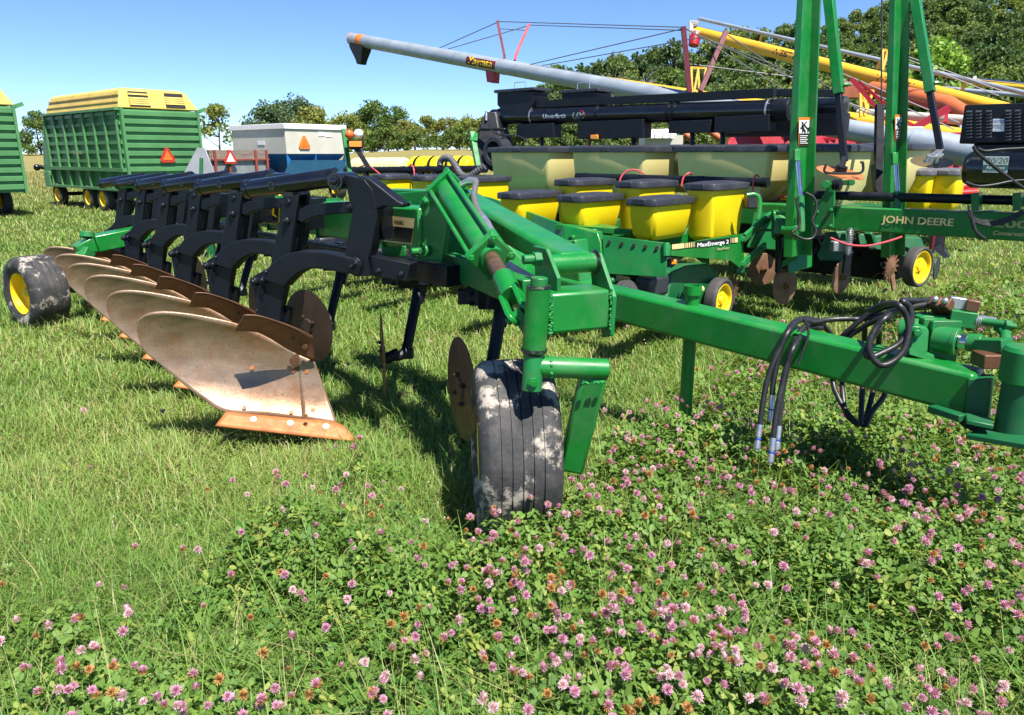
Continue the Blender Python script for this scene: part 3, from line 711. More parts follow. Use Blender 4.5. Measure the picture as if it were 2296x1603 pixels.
MB().add([face(u, v, .0055) for u, v in ((585.6, 453.5), (625.4, 456), (624.4, 496), (619, 502), (590, 498.4), (584.8, 493))], [(0, 1, 2, 3, 4, 5)]).build('emblem_panel', M['decal_k'], em)
deer = [(590, 489), (598, 481.5), (597, 472), (601, 470.5), (601.5, 463), (600, 458), (603, 462), (604, 470), (611, 471), (612.5, 462), (611.5, 457), (614.5, 461), (615, 470), (614.5, 480), (618, 483), (622, 488), (616, 485.5), (611, 482.5), (603, 482.5), (597, 486.5)]
MB().add([face(u, v, .007) for u, v in deer], [tuple(range(len(deer)))]).build('leaping_deer', M['decal_gold'], em)
text('JOHN DEERE', face(587.5, 496, .0055), fx, UP, .020, M['decal_gold'], em, width=.150, bold=.013, lift=.002)
# ================================================================ green row-crop planter with yellow hoppers
PD = V((0.743, -0.669, 0)); PN = V((0.669, 0.743, 0))
z4 = lambda x, y: (1202.6 + .25 * x, 160.3 + .25 * y)
z6 = lambda x, y: (1722 + .25 * x, 360.8 + .25 * y)
zs = lambda x, y: (1722 + .25 * x, .25 * y)
z7 = lambda x, y: (1202.6 + .25 * x, 440.9 + .25 * y)
planter = empty('row_planter', ong(1700, 690), 'green row-crop planter with small yellow hoppers and two tall folded marker masts', 'planter')

def hopper(c, sd, sn, z0, z1, parent, mt, lidmt, name='hopper', taper=.84, lid_h=.06, over=.028, chamfer=.14, foot=.80):
    """tapered box with chamfered foot and a rounded overhanging lid; c = centre (x, y)"""
    c = V((c[0], c[1], 0)); m = MB(); zc = z0 + (z1 - z0) * chamfer
    def ring(sd, sn, z, r=.045):
        pts = []
        for i, j in ((1, 1), (-1, 1), (-1, -1), (1, -1)):
            for a, b in ((1, 0), (.7, .7), (0, 1)) if i * j > 0 else ((0, 1), (.7, .7), (1, 0)):
                pts.append(c + PD * i * (sd / 2 - r + r * a) + PN * j * (sn / 2 - r + r * b) + UP * z)
        return pts
    rings = [ring(sd * taper * foot, sn * taper * foot, z0, .03), ring(sd * (taper + (1 - taper) * chamfer), sn * (taper + (1 - taper) * chamfer), zc), ring(sd * .985, sn * .985, z1 - .10), ring(sd, sn, z1)]
    n = 12; vs = [p for r in rings for p in r]
    fs = [(i * n + k, i * n + (k + 1) % n, (i + 1) * n + (k + 1) % n, (i + 1) * n + k) for i in range(3) for k in range(n)] + [tuple(range(n))]
    m.add(vs, fs); h = m.build(name, mt, parent, bevel=.008, ang=50)
    L = MB(); rr = [ring(sd + over * 2, sn + over * 2, z1 - .025, .06), ring(sd + over * 2, sn + over * 2, z1 + lid_h * .55, .06), ring(sd + over * 1.7, sn + over * 1.7, z1 + lid_h * .72, .06), ring(sd * .6, sn * .6, z1 + lid_h * 1.05, .05)]
    vs = [p for r in rr for p in r]
    L.add(vs, [(i * n + k, i * n + (k + 1) % n, (i + 1) * n + (k + 1) % n, (i + 1) * n + k) for i in range(3) for k in range(n)] + [tuple(range(n))[::-1], tuple(3 * n + k for k in range(n))])
    L.bar(c - PN * (sn / 2 + over * .9) - PD * .06 + UP * (z1 + .01), c - PN * (sn / 2 + over * .9) + PD * .06 + UP * (z1 + .01), .03, .05)
    L.build('lid', lidmt, h, bevel=.007, ang=40)
    return h

# --- toolbar
bA, bB = at(1869, 487, 7.6), at(2296, 508, 6.5)
bd = (bB - bA).normalized(); bn = V((-bd.y, bd.x, 0)).normalized(); bn = -bn if bn.y > 0 else bn
m = MB().bar(bA - bd * 5.6, bA + bd * 1.34, .2, .228)
m.bar(bA + bd * 1.37, bA + bd * 2.6, .2, .235)
m.bar(bA + bd * 1.30, bA + bd * 1.40, .215, .25)
bar_o = m.build('toolbar', M['green'], planter, bevel=.014)
bc_ = bn.dot(bA) + .1
bf = lambda u, v, l=.004: on(u, v, bn, bc_ + l)
def bquad(name, pts, mt, l=.004): return MB().add([bf(u, v, l) for u, v in pts], [(0, 1, 2, 3)]).build(name, mt, bar_o)
def dtext(s, u0, v0, u1, hpx, mt, parent, fn, xd, bold=.03, **kw):
    a = fn(u0, v0); b = fn(u1, v0); h = (fn(u0, v0 - hpx) - a).length
    return text(s, a, xd, UP, h, mt, parent, width=abs((b - a).dot(V(xd).normalized())), bold=bold, **kw)
dtext('JOHN DEERE', 1977, 498.5, 2138, 15.5, M['decal_y'], bar_o, bf, bd, bold=.035)
dtext('7200', 2203, 507, 2304, 16, M['decal_pale'], bar_o, bf, bd, bold=.03)
dtext('Conservation', 2227, 526, 2312, 9.5, M['decal_y'], bar_o, bf, bd, bold=.01, shear=.2)
m = MB().prism([bf(u, v, .03) for u, v in ((1814, 515), (1827, 468), (1852, 428), (1873, 428), (1869, 511))], bn * .03)
for u, v in ((1832, 476), (1864, 471), (1831, 508), (1863, 507)): m.bolt(bf(u, v, .045), bn, .022, .02)
m.bar(bf(1850, 412, .02), bf(1914, 408, .0), .07, .05).tube([bf(1852, 414, -.05), bf(1852, 414, .1)], .04, 14).tube([bf(1910, 409, -.04), bf(1910, 409, .08)], .03, 14)
m.bar(bf(1862, 430, .03), bf(1868, 412, .03), .06, .08)
m.build('hinge_plate', M['green_worn'], planter, bevel=.004)
# pipe along the toolbar
pa, pb2 = at(1822, 437, 7.65), at(2190, 447, 6.75)
pdv = (pb2 - pa).normalized()
m = MB().tube([pa, pb2 + pdv * .5], .042, 20)
for f in (.35, .8, 1.35): m.tube([pa + pdv * f, pa + pdv * (f + .05)], .046, 20)
m.build('vacuum_pipe', M['black_flat'], planter)
m = MB()
for u in (2190, 2283): m.mark().bar(bf(u, 432, -.02), bf(u, 472, -.02), .06, .12, up=bn)
m.builds('bracket', M['green'], planter, bevel=.004)

# --- row units: one at the near end, repeated along the bar
c7 = PD.dot(at(1585, 560, 6.6))
rp = lambda x, y, o=0.0: on(*z7(x, y), PD, c7 + o)
unit = []
hn = V((1.316, 6.81, 0)); hf = hn + PN * .70 + PD * .17
unit.append(hopper(hn, .27, .66, .93, 1.25, planter, M['yellow_poly'], M['lid'], taper=.86, lid_h=.05))
unit.append(hopper(hf, .28, .68, .88, 1.36, planter, M['yellow_poly'], M['lid'], taper=.88, chamfer=.08, lid_h=.05))
fr = MB().prism([rp(*p) for p in ((1195, 440), (1500, 385), (1850, 332), (1852, 480), (1858, 640), (1822, 640), (1730, 570), (1200, 530))], PD * .012)
sidep = fr.build('side_plate', M['green'], planter, bevel=.003)
MB().prism([rp(*p) - PD * .36 for p in ((1195, 440), (1500, 385), (1850, 332), (1852, 480), (1858, 640), (1822, 640), (1730, 570), (1200, 530))], PD * .012).build('side_plate', M['green'], planter)
unit += [o for o in children(planter) if o.name.startswith('side_plate')]
m = MB().bar(rp(1850, 380, -.02), rp(2110, 160, -.02), .035, .07).bar(rp(1850, 600, -.02), rp(2050, 440, -.02), .035, .07)
m.bar(rp(1850, 380, -.33), rp(2110, 160, -.33), .035, .07).bar(rp(1850, 600, -.33), rp(2050, 440, -.33), .035, .07)
m.bar(rp(2110, 150, -.18), rp(2040, 470, -.18), .36, .04)
for x, y in ((1850, 380), (1850, 600), (2100, 180), (2040, 450)): m.tube([rp(x, y, .02), rp(x, y, -.36)], .025, 12)
m.bar(rp(1980, 300, -.02), rp(2105, 300, -.02), .025, .025).bar(rp(1990, 310, -.02), rp(1930, 450, -.02), .03, .03)
unit.append(m.build('parallel_arm', M['green_worn'], planter, bevel=.004))
m = MB().prism([rp(*p) - PD * .18 for p in ((1180, 1100), (1290, 900), (1330, 690), (1450, 620), (1650, 610), (1740, 700), (1750, 900), (1650, 1100), (1350, 1180))], PD * .12)
m.bar(rp(1760, 620, -.18), rp(1830, 640, -.02), .1, .12)
m.tube([rp(1340, 860, -.12), rp(1350, 840, .06)], .03, 12).tube([rp(1330, 900, -.1), rp(1350, 920, .02)], .07, 16)
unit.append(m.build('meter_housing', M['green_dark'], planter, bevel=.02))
m = MB().tube([rp(1400, 815, .02), rp(1480, 830, .02)], .03, 12); unit.append(m.build('depth_knob', M['cream_poly'], planter))
gw = on(1612, 672, PD, c7 - .02)
unit.append(wheel(planter, gw, PD, .205, .12, .15, 'gauge_wheel', tyremat=M['tyre_clean'], ribs=1, n=40))
unit.append(wheel(planter, gw - PD * .28, -PD, .205, .12, .15, 'gauge_wheel', tyremat=M['tyre_clean'], ribs=1, n=32))
dc = gw - PD * .1 + PN * .22 + UP * .02
unit.append(MB().lathe(gw - PD * .13 + PN * .05 - UP * .05, PD, [(-.004, .0), (-.004, .19), (.004, .19), (.004, 0)], 32).build('opener_disc', M['rust'], planter))
m = MB()
for k in range(13):
    a = k * 2 * math.pi / 13; e = PN * math.cos(a) + UP * math.sin(a)
    m.bar(dc + PN * .22 + e * .08, dc + PN * .22 + e * .19, .05, .008, up=PD, w1=.01)
m.lathe(dc + PN * .22, PD, [(-.006, 0), (-.006, .09), (.006, .09), (.006, 0)], 24)
unit.append(m.build('row_cleaner', M['rust'], planter))
m = MB().box(on(1463, 640, PD, c7 - .1), (.15, .3, .17), (PD, PN, UP)); unit.append(m.build('drive_box', M['lid'], planter, bevel=.03))
m = MB().bar(rp(1170, 560, -.1), rp(1000, 900, -.1), .05, .05).bar(rp(1000, 900, -.1), rp(800, 1000, -.1), .2, .04)
for s_ in (-.06, -.22): m.lathe(rp(850, 900, s_) - PN * .05, (PD + UP * .3 * (1 if s_ > -.1 else -1)), [(-.02, .03), (-.025, .14), (.025, .14), (.02, .03)], 24, closed=True)
unit.append(m.build('closing_wheels', M['tyre_clean'], planter))
UOFF = -PD * .76
for k in (1, 2, 4, 5, 6):
    for i, o in enumerate(unit):
        if k > 3 and i == 0: continue
        copy_tree(o, planter, UOFF * k)
# decal of the nearest unit
def rq(name, pts, mt, parent, l): return MB().add([rp(x, y, l) for x, y in pts], [(0, 1, 2, 3)]).build(name, mt, parent)
edge = lambda x: 425 + (x - 1215) * (-65 / 595)
st = rq('decal_strip', [(1215, edge(1215)), (1810, edge(1810)), (1808, edge(1808) + 52), (1213, edge(1213) + 52)], M['decal_k'], sidep, .010)
for x0, x1 in ((1218, 1325), (1331, 1339), (1346, 1358), (1366, 1378), (1386, 1394), (1402, 1409), (1418, 1422), (1742, 1746), (1754, 1760), (1768, 1776), (1782, 1806)):
    rq('stripe', [(x0, edge(x0) + 4), (x1, edge(x1) + 4), (x1, edge(x1) + 48), (x0, edge(x0) + 48)], M['decal_y'], st, .012)
fnr = lambda u, v: on(u, v, PD, c7 + .012)
def rtext(s, x0, y0, x1, y1, h, mt, bold, shear=0):
    a = rp(x0, y0, .012); b = rp(x1, y1, .012); up_ = rp(x0, y0 - h, .012)
    text(s, a, b - a, UP, (up_ - a).length, mt, st, width=(b - a).length, bold=bold, shear=shear, lift=.002)
rtext('MaxEmerge 2', 1442, 452, 1722, 419, 36, M['decal_w'], .03)
rtext('VacuMeter', 1618, 482, 1728, 469, 24, M['decal_pale'], .01, .2)
# --- green guard plates in front of the units
gp_ = lambda u, v, t: at(u, v, t)
m = MB().prism([at(u, v, t) for u, v, t in ((1352, 527, 6.25), (1496, 545, 5.95), (1494, 621, 5.95), (1356, 613, 6.25))], V((.012, .02, 0)))
m.tube([at(1494, 545, 5.94), at(1494, 575, 5.94)], .03, 10)
pg = m.build('guard_plate', M['green_worn'], planter, bevel=.003)
for x, y in ((652, 408), (766, 420), (873, 437), (978, 448), (1080, 460)):
    u, v = z7(x, y); f = (u - 1352) / 144
    p = at(u, v, 6.25 - .3 * f - .03); MB().tube([p, p + V((.01, .035, 0))], .014, 12).build('hole', M['dark'], pg)
m = MB().prism([at(u, v, t) for u, v, t in ((1268, 503, 6.5), (1345, 520, 6.3), (1352, 540, 6.28), (1356, 600, 6.25), (1300, 590, 6.4), (1282, 560, 6.45), (1270, 540, 6.5))], V((.05, .09, 0)))
m.tube([at(1280, 532, 6.42), at(1286, 532, 6.3)], .02, 8)
m.build('guard_bracket', M['green'], planter, bevel=.012)
m = MB().prism([at(u, v, t) for u, v, t in ((1085, 440, 8.2), (1105, 445, 8.1), (1270, 505, 6.9), (1270, 560, 6.9), (1085, 470, 8.2))], V((.02, .04, 0)))
m.bar(at(1250, 508, 7.0), at(1420, 520, 6.7), .1, .05).bar(at(1300, 520, 6.9), at(1370, 512, 7.0), .3, .06)
m.build('walkway', M['green'], planter, bevel=.004)

# --- vacuum manifold, elbow, cables
v0, v1 = at(1293, 396, 9.0), at(1712, 409, 7.5); vd = (v1 - v0).normalized()
m = MB().tube([v0, v1], .044, 20).tube([v1 - vd * .02, v1 + vd * .012], .049, 20)
for f in (.1, .75, 1.6, 2.3, 3.0): m.tube([v0 + vd * f, v0 + vd * (f + .07)], .048, 20)
m.build('vacuum_pipe', M['black_flat'], planter)
e0, e1 = at(791, 382, 10.6), at(1090, 379, 9.2); ed = (e1 - e0).normalized()
m = MB().tube([e0 - ed * .15, e1], .045, 18)
for f in (.0, .12, .95, 1.4): m.tube([e0 + ed * f, e0 + ed * (f + .06)], .050, 18)
for u in (815, 946, 978):
    p = e0 + ed * ((u - 791) / 299 * (e1 - e0).length); m.tube(spline([p, p + PD * .06 - UP * .03, p + PD * .1 - UP * .1, p + PD * .11 - UP * .38], 4), .038, 12)
m.build('vacuum_pipe', M['black_flat'], planter)
z3 = lambda x, y: (801.7 + .25 * x, 160.3 + .25 * y)
q = spline([at(*z3(x, y), t) for x, y, t in ((740, 845, 9.4), (745, 800, 9.4), (790, 775, 9.35), (840, 790, 9.3), (880, 850, 9.2), (930, 925, 9.1), (1000, 945, 9.0), (1060, 905, 8.95), (1135, 850, 8.9))], 14)
rs = [.043 if i % 4 < 2 else .036 for i in range(len(q))]
MB().tube(q, rs, 14).build('corrugated_hose', M['grey_hose'], planter, ang=80)
m = MB()
for pts in (((30, 850, 10.3), (100, 845, 10.2), (200, 920, 10.1), (300, 1010, 10), (420, 1070, 9.9), (560, 1050, 9.8), (690, 1045, 9.6)), ((465, 850, 9.9), (485, 835, 9.85), (505, 880, 9.8), (510, 950, 9.8)), ((855, 860, 9.3), (865, 930, 9.3), (885, 1030, 9.3))):
    m.mark().tube(spline([at(*z3(x, y), t) for x, y, t in pts], 6), .010, 8)
for pts in (((740, 1000, 8.0), (770, 930, 8.0), (830, 885, 8.0), (900, 885, 8.0), (970, 920, 8.0)), ((1300, 1030, 7.6), (1320, 950, 7.6), (1370, 910, 7.6), (1395, 925, 7.7)), ((1940, 1090, 7.2), (1945, 980, 7.2), (1970, 930, 7.2), (2000, 945, 7.2))):
    m.mark().tube(spline([at(*z4(x, y), t) for x, y, t in pts], 6), .009, 8)
m.mark().tube(spline([at(*z6(x, y), 7.0) for x, y in ((560, 690), (720, 750), (900, 760), (1080, 720), (1200, 680))], 6), .010, 8)
m.builds('cable', M['redcord'], planter)
m = MB().tube(spline([at(*z4(x, y), 6.9) for x, y in ((1885, 1110), (1960, 1105), (2000, 1150), (2000, 1260), (1985, 1330))], 6), .022, 12); m.build('bent_tube', M['green'], planter)
MB().box(at(*z4(1935, 1160), 7.1), (.13, .13, .14)).build('junction_box', M['lid'], planter, bevel=.015)
# warning lamps on the far wing
MB().bar(at(770, 290, 10.2), at(785, 395, 10.2), .055, .05).build('lamp_post', M['green'], planter)
lp = MB().prism([at(u, v, 10.05) for u, v in ((778, 314), (815, 314), (815, 332), (806, 334), (832, 376), (822, 378), (796, 336), (780, 332))], V((0, .06, 0))).build('lamp_bracket', M['black_flat'], planter)
MB().box(at(797, 323, 9.98), (.165, .03, .075)).build('reflector', M['amber'], planter, bevel=.006)
MB().ball(at(783, 301, 10.0), .060, 12).build('warning_lamp', M['lampo'], planter)['label'] = 'orange round warning lamp'
MB().ball(at(804, 300, 10.0), .062, 12).build('warning_lamp', M['lampw'], planter)['label'] = 'white round warning lamp'

# --- marker masts
def mast(u0, v0, t0, u1, t1, s0, s1, decal):
    lo = at(u0, v0, t0); top_ = at(u1, 0, t1); d = (top_ - lo).normalized()
    bot_ = lo - d * (lo.z - at(u0 - 8, 583, t0 * .985).z) / d.z; tip = top_ + d * .9
    m = MB().bar(bot_, tip, .085 * s0, .26 * s0, up=PN, w1=.05 * s1, h1=.17 * s1)
    o = PN * .125 * s0 + PD * .075 * s0; o1 = PN * .085 * s1 + PD * .055 * s1
    m.bar(bot_ + o, tip + o1, .10 * s0, .02, up=PN, w1=.085 * s1)
    o_ = m.build('marker_mast', M['green'], planter, bevel=.008)
    vm = (decal[1] + decal[3]) / 2; fr_ = (v0 - vm) / v0
    fc = PD.dot(lo + (top_ - lo) * fr_) + .038 * s0 + .012
    if decal:
        f2 = lambda u, v, l: on(u, v, PD, fc + l)
        (ua, va, ub, vb) = decal
        q4 = lambda nm, a, b, c, e, mt, l, par: MB().add([f2(a, b, l), f2(c, b, l), f2(c - .8, e, l), f2(a - .8, e, l)], [(0, 1, 2, 3)]).build(nm, mt, par)
        sg = q4('warning_label', ua, va, ub, vb, M['decal_o'], 0, o_)
        w = ub - ua; hh = vb - va
        q4('label_panel', ua + 1.5, va + hh * .10, ub - 1.5, va + hh * .56, M['decal_w'], .003, sg)
        q4('label_panel', ua + 1.5, va + hh * .58, ub - 1.5, vb - 1.5, M['decal_k'], .003, sg)
        for k in range(5):
            y = va + hh * (.63 + k * .065); q4('text_line', ua + 3, y, ub - 4 - (k % 2) * 3, y + hh * .025, M['decal_w'], .005, sg)
        mm = MB()
        X = lambda a: ua + w * a; Y = lambda b: va + hh * b
        def ln(a, b, c, e, th): mm.bar(f2(X(a), Y(b), .006), f2(X(c), Y(e), .006), th, .002, up=PD)
        ln(.28, .16, .80, .40, .012); ln(.75, .14, .45, .26, .010); ln(.30, .33, .45, .42, .03); ln(.45, .42, .62, .52, .022); ln(.42, .42, .30, .52, .02); ln(.32, .35, .16, .38, .014); ln(.84, .38, .84, .52, .03); ln(.8, .40, .98, .38, .02)
        mm.ball(f2(X(.32), Y(.285), .005), .016, 6)
        mm.build('pictogram', M['decal_k'], sg)
    return o_, lo, top_
m1, _, _ = mast(1786, 401, 6.9, 1804, 6.52, 1.0, 1.0, (1791, 263, 1816, 327))
m2_, _, _ = mast(1997, 401, 7.4, 2008, 7.0, .95, .95, (2007, 257, 2026, 315))
def marker_arm(pts_g, pts_b, t):
    MB().bar(at(*pts_g[0], t), at(*pts_g[1], t), .085, .085, w1=.08, h1=.08, up=PN).build('marker_arm', M['green'], planter, bevel=.006)
    MB().bar(at(*pts_b[0], t), at(*pts_b[1], t), .055, .055, up=PN).build('marker_arm_end', M['black_flat'], planter, bevel=.004)
marker_arm(((1850, -90), (1881, 211)), ((1879, 200), (1893, 362)), 6.75)
marker_arm(((2043, -60), (2086, 207)), ((2084, 200), (2110, 345)), 7.0)
m = MB()
for u, v, t in ((1893, 190, 6.72), (2095, 186, 6.97)): m.mark().bolt(at(u, v, t), V((1, -.3, 0)), .02, .03)
m.builds('pin', M['green'], planter)
# marker discs
dd_ = at(1884, 385, 6.7)
dn = (V((.12, -.25, .96))).normalized()
m = MB().lathe(dd_ - UP * .01, dn, [(-.012, 0), (-.010, .06), (-.004, .15), (0, .205), (.004, .205), (.0, .15), (-.004, .06), (-.004, 0)], 40)
m.build('marker_disc', M['share'], planter)
m = MB().tube([dd_, dd_ + dn * .05], .05, 16).bar(dd_ + dn * .03, at(1893, 355, 6.74), .04, .05)
m.tube(spline([at(*zs(x, y), 6.55) for x, y in ((520, 1475), (515, 1545), (700, 1555), (840, 1545), (850, 1460), (830, 1455))], 4), .011, 8)
m.build('marker_hub', M['black_flat'], planter)
d2 = at(2089, 363, 6.95); dn2 = V((-.06, -.28, .96)).normalized()
MB().lathe(d2, dn2, [(-.006, 0), (-.004, .10), (0, .178), (.004, .178), (.002, .1), (.0, 0)], 40).build('marker_disc', mat('olive_disc', (.20, .15, .06), .4, metal=.6, var=.3), planter)
MB().tube([d2, d2 + dn2 * .06], [.06, .05], 16).bar(d2 + dn2 * .04, at(2110, 340, 7.0), .05, .06).build('marker_hub', M['zinc'], planter)
# lift cylinders on the masts, hoses, dark uprights
for (a, b, c, e, t) in ((1795, 440, 1789, 358, 6.7), (2012, 430, 2008, 365, 7.15)):
    MB().tube([at(a, b, t), at(c, e, t)], .022, 14).build('lift_rod', M['chrome'], planter)
    MB().tube([at(a + 2, 520, t), at(a, b, t)], .032, 14).build('lift_barrel', M['green_worn'], planter)
    MB().bar(at(c - 3, e - 22, t), at(c - 3, e + 4, t), .05, .05).build('lift_lug', M['green'], planter, bevel=.004)
m = MB().mark()
m.tube(spline([at(*z6(x, y), 6.6) for x, y in ((250, 330), (265, 420), (285, 520), (270, 590), (215, 640))], 6), .012, 8)
m.mark().tube(spline([at(*z6(x, y), 6.6) for x, y in ((340, 285), (410, 330), (435, 400), (420, 480), (395, 540), (430, 620), (400, 690), (320, 700), (220, 650))], 6), .012, 8)
for off in (0, 14, 30, 44):
    m.mark().tube(spline([at(*z6(x, y + off * .8), 6.35) for x, y in ((1800, 400), (1810, 470), (1870, 520), (2000, 545), (2150, 510), (2290, 440))], 6), .009, 8)
m.mark().tube(spline([at(*z6(x, y), 6.35) for x, y in ((1810, 440), (1840, 560), (1870, 640), (1945, 700))], 6), .016, 8)
m.mark().tube(spline([at(*z6(x, y), 5.9) for x, y in ((1770, 190), (1880, 225), (2020, 215), (2200, 180), (2400, 170))], 6), .011, 8)
m.mark().tube(spline([at(*zs(x, y), 5.9) for x, y in ((1840, 1310), (1880, 1370), (2000, 1470), (2140, 1580), (2300, 1690))], 6), .013, 8)
m.mark().tube(spline([at(*zs(x, y), 5.9) for x, y in ((1880, 1330), (1950, 1355), (2100, 1340), (2300, 1330))], 6), .012, 8)
m.mark().tube(spline([at(*zs(x, y), 7.2) for x, y in ((268, -80), (256, 300), (248, 700))], 6), .006, 6)
m.mark().tube(spline([at(*zs(x, y), 7.6) for x, y in ((1022, -80), (1020, 300), (1018, 700), (1016, 900))], 6), .008, 6)
m.builds('hydraulic_hose', M['hose'], planter, ang=60)
MB().bar(at(1972, 235, 7.7), at(1968, 440, 7.7), .07, .07).build('mast_strut', M['black_flat'], planter)
m = MB().bar(at(1968, 368, 7.75), at(1975, 430, 7.75), .10, .10); m.build('mast_strut', M['green_dark'], planter)
# compressor cabinet and air tank on the toolbar
cn = V((-bd.y, bd.x, 0)).normalized(); cn = -cn if cn.y > 0 else cn
bdh = V((bd.x, bd.y, 0)).normalized()
cc = at(2156, 279, 6.5); cfc = cn.dot(cc)
wdt = 1.0
zt = at(2156, 236, 6.5).z; zb = at(2156, 322, 6.5).z
m = MB().box(cc + bdh * wdt / 2 - cn * .25 + UP * ((zt + zb) / 2 - cc.z), (wdt, .5, zt - zb), (bdh, cn, UP))
m.box(cc + bdh * wdt / 2 - cn * .25 + UP * (zb - cc.z - .03), (wdt * .8, .4, .06), (bdh, cn, UP))
cab = m.build('compressor_cabinet', M['black_flat'], planter, bevel=.012)
cfn = lambda u, v, l=.004: on(u, v, cn, cfc + l)
m = MB()
for xi in (1810, 1893, 1985, 2160, 2245, 2330, 2410):
    for k in range(10):
        y = 990 + k * 28.5 + (xi - 1985) * -.02
        if y > 1245: continue
        a, b = cfn(*zs(xi - 26, y)), cfn(*zs(xi + 26, y))
        m.mark().prism([a, b, b - UP * .012 + cn * .012, a - UP * .012 + cn * .012], UP * .004)
m.builds('louver', M['lid'], cab)
nl = MB().add([cfn(*zs(x, y), .006) for x, y in ((2018, 1065), (2120, 1065), (2118, 1178), (2014, 1178))], [(0, 1, 2, 3)]).build('notice_label', M['decal_w'], cab)
a_, b_ = cfn(*zs(2022, 1104), .008), cfn(*zs(2117, 1104), .008)
text('NOTICE', a_, b_ - a_, UP, (cfn(*zs(2022, 1078), .008) - a_).length, M['decal_b'], nl, width=(b_ - a_).length, bold=.03)
for y, x0, x1 in ((1118, 2024, 2112), (1135, 2036, 2100), (1153, 2036, 2094)):
    MB().add([cfn(*zs(x, yy), .008) for x, yy in ((x0, y), (x1, y), (x1, y + 4), (x0, y + 4))], [(0, 1, 2, 3)]).build('text_line', M['decal_grey'], nl)
tc_ = at(2175, 378, 6.45)
th = MB().lathe(tc_, bdh, [(-.06, 0), (-.055, .06), (-.03, .12), (.03, .158), (.9, .158), (.9, 0)], 36).build('air_tank', M['black'], planter)
tcy = lambda u, v, l=.003: (lambda p: p)(on(u, v, cn, cn.dot(tc_) + .158 + l))
lb = MB().add([tcy(*zs(x, y), .004) for x, y in ((1935, 1400), (2165, 1402), (2145, 1552), (1923, 1545))], [(0, 1, 2, 3)]).build('tank_label', M['decal_g'], th)
MB().add([tcy(*zs(x, y), .006) for x, y in ((1930, 1478), (2152, 1480), (2148, 1525), (1926, 1522))], [(0, 1, 2, 3)]).build('label_panel', mat('label_dark_green', (.03, .12, .10), .4), lb)
def ttx(s, x0, y0, x1, h, mt, bold, **kw):
    a = tcy(*zs(x0, y0), .009); b = tcy(*zs(x1, y0 + (x1 - x0) * .008), .009)
    text(s, a, b - a, UP, (tcy(*zs(x0, y0 - h), .009) - a).length, mt, lb, width=(b - a).length, bold=bold, **kw)
ttx('20/20', 1950, 1466, 2146, 50, M['decal_k'], 0.0, shear=.15)
ttx('AirForce', 1955, 1514, 2122, 26, M['decal_w'], .012)
for y in (1532, 1540):
    MB().add([tcy(*zs(x, yy), .006) for x, yy in ((1965, y), (2085, y + 1), (2085, y + 4), (1965, y + 3))], [(0, 1, 2, 3)]).build('text_line', M['decal_grey'], lb)
# --- ground tools under the bar
m = MB()
def disc(u, v, t, n, R, mt, nm='coulter_disc', hub=True):
    c = at(u, v, t); n = V(n).normalized()
    d = MB().lathe(c, n, [(-.006, 0), (-.006, R * .97), (0, R), (.006, R * .97), (.006, 0)], 40)
    if hub: d.bolt(c + n * .006 if n.y < 0 else c - n * .006, n if n.y < 0 else -n, .035, .03)
    return d.build(nm, mt, planter, ang=25)
dustd = mat('dusty_rust_disc', (.17, .085, .045), .6, metal=.3, var=.25, scale=8, dirt=(.30, .20, .12), dirt_amt=(.45, .75))
disc(1760, 641, 7.5, (.55, -.83, 0), .185, dustd)
disc(1886, 621, 7.7, (.62, -.78, 0), .175, dustd)
disc(1710, 604, 7.9, (.3, -.95, 0), .17, dustd)
disc(2100, 601, 8.3, (.75, -.66, 0), .13, M['lid'], 'closing_wheel', False)
rw = at(2057, 598, 8.0); wheel(planter, rw, V((.55, -.83, 0)), .215, .12, .17, 'gauge_wheel', tyremat=M['tyre_clean'], ribs=1, n=40)
cw = at(1997, 598, 7.9); m = MB()
pdx = V((.8, .6, 0))
for k in range(16):
    a = k * 2 * math.pi / 16; e = pdx * math.cos(a) + UP * math.sin(a)
    m.bar(cw + e * .08, cw + e * .165, .035, .008, up=V((.6, -.8, 0)), w1=.012)
m.lathe(cw, V((.6, -.8, 0)), [(-.006, 0), (-.006, .10), (.006, .10), (.02, .04), (.03, 0)], 24)
m.build('row_cleaner', dustd, planter)
MB().bar(at(1997, 605, 7.95), at(2005, 650, 7.95), .07, .02).build('scraper', dustd, planter)
m = MB().prism([at(u, v, 7.4) for u, v in ((1736, 470), (1790, 500), (1815, 515), (1815, 600), (1775, 612), (1768, 560), (1736, 530))], V((.1, .12, 0)))
m.bar(at(1752, 490, 7.1), at(1748, 525, 7.1), .10, .05)
m.bar(at(1740, 478, 7.0), at(1782, 480, 6.9), .03, .03).tube([at(1755, 515, 7.0), at(1790, 515, 6.9)], .05, 16)
m.build('wing_hinge', M['green'], planter, bevel=.006)
m = MB().tube([at(1747, 520, 7.2), at(1745, 610, 7.3)], .032, 14).tube([at(1747, 520, 7.15), at(1747, 532, 7.15)], .045, 14); m.build('coulter_post', M['black_flat'], planter)
m = MB().bar(at(1750, 595, 7.3), at(1785, 575, 7.2), .05, .05); m.build('coulter_fork', M['green_worn'], planter)
m = MB().prism([at(u, v, 7.8) for u, v in ((1835, 570), (1855, 520), (1900, 516), (1905, 560), (1890, 585), (1840, 582))], V((.08, .12, 0)))
m.build('fertilizer_box', M['green_dark'], planter, bevel=.01)
sq = at(1907, 516, 7.35); m = MB()
for k in range(13): m.lathe(sq - UP * .018 * k, UP, [(-.004, .026), (0, .034), (.004, .026)], 16, closed=True)
m.tube([sq + UP * .02, sq - UP * .30], .018, 10)
m.build('down_spring', M['zinc'], planter)
m = MB().bar(sq - UP * .24, sq - UP * .42, .06, .06); m.build('spring_seat', M['black_flat'], planter)
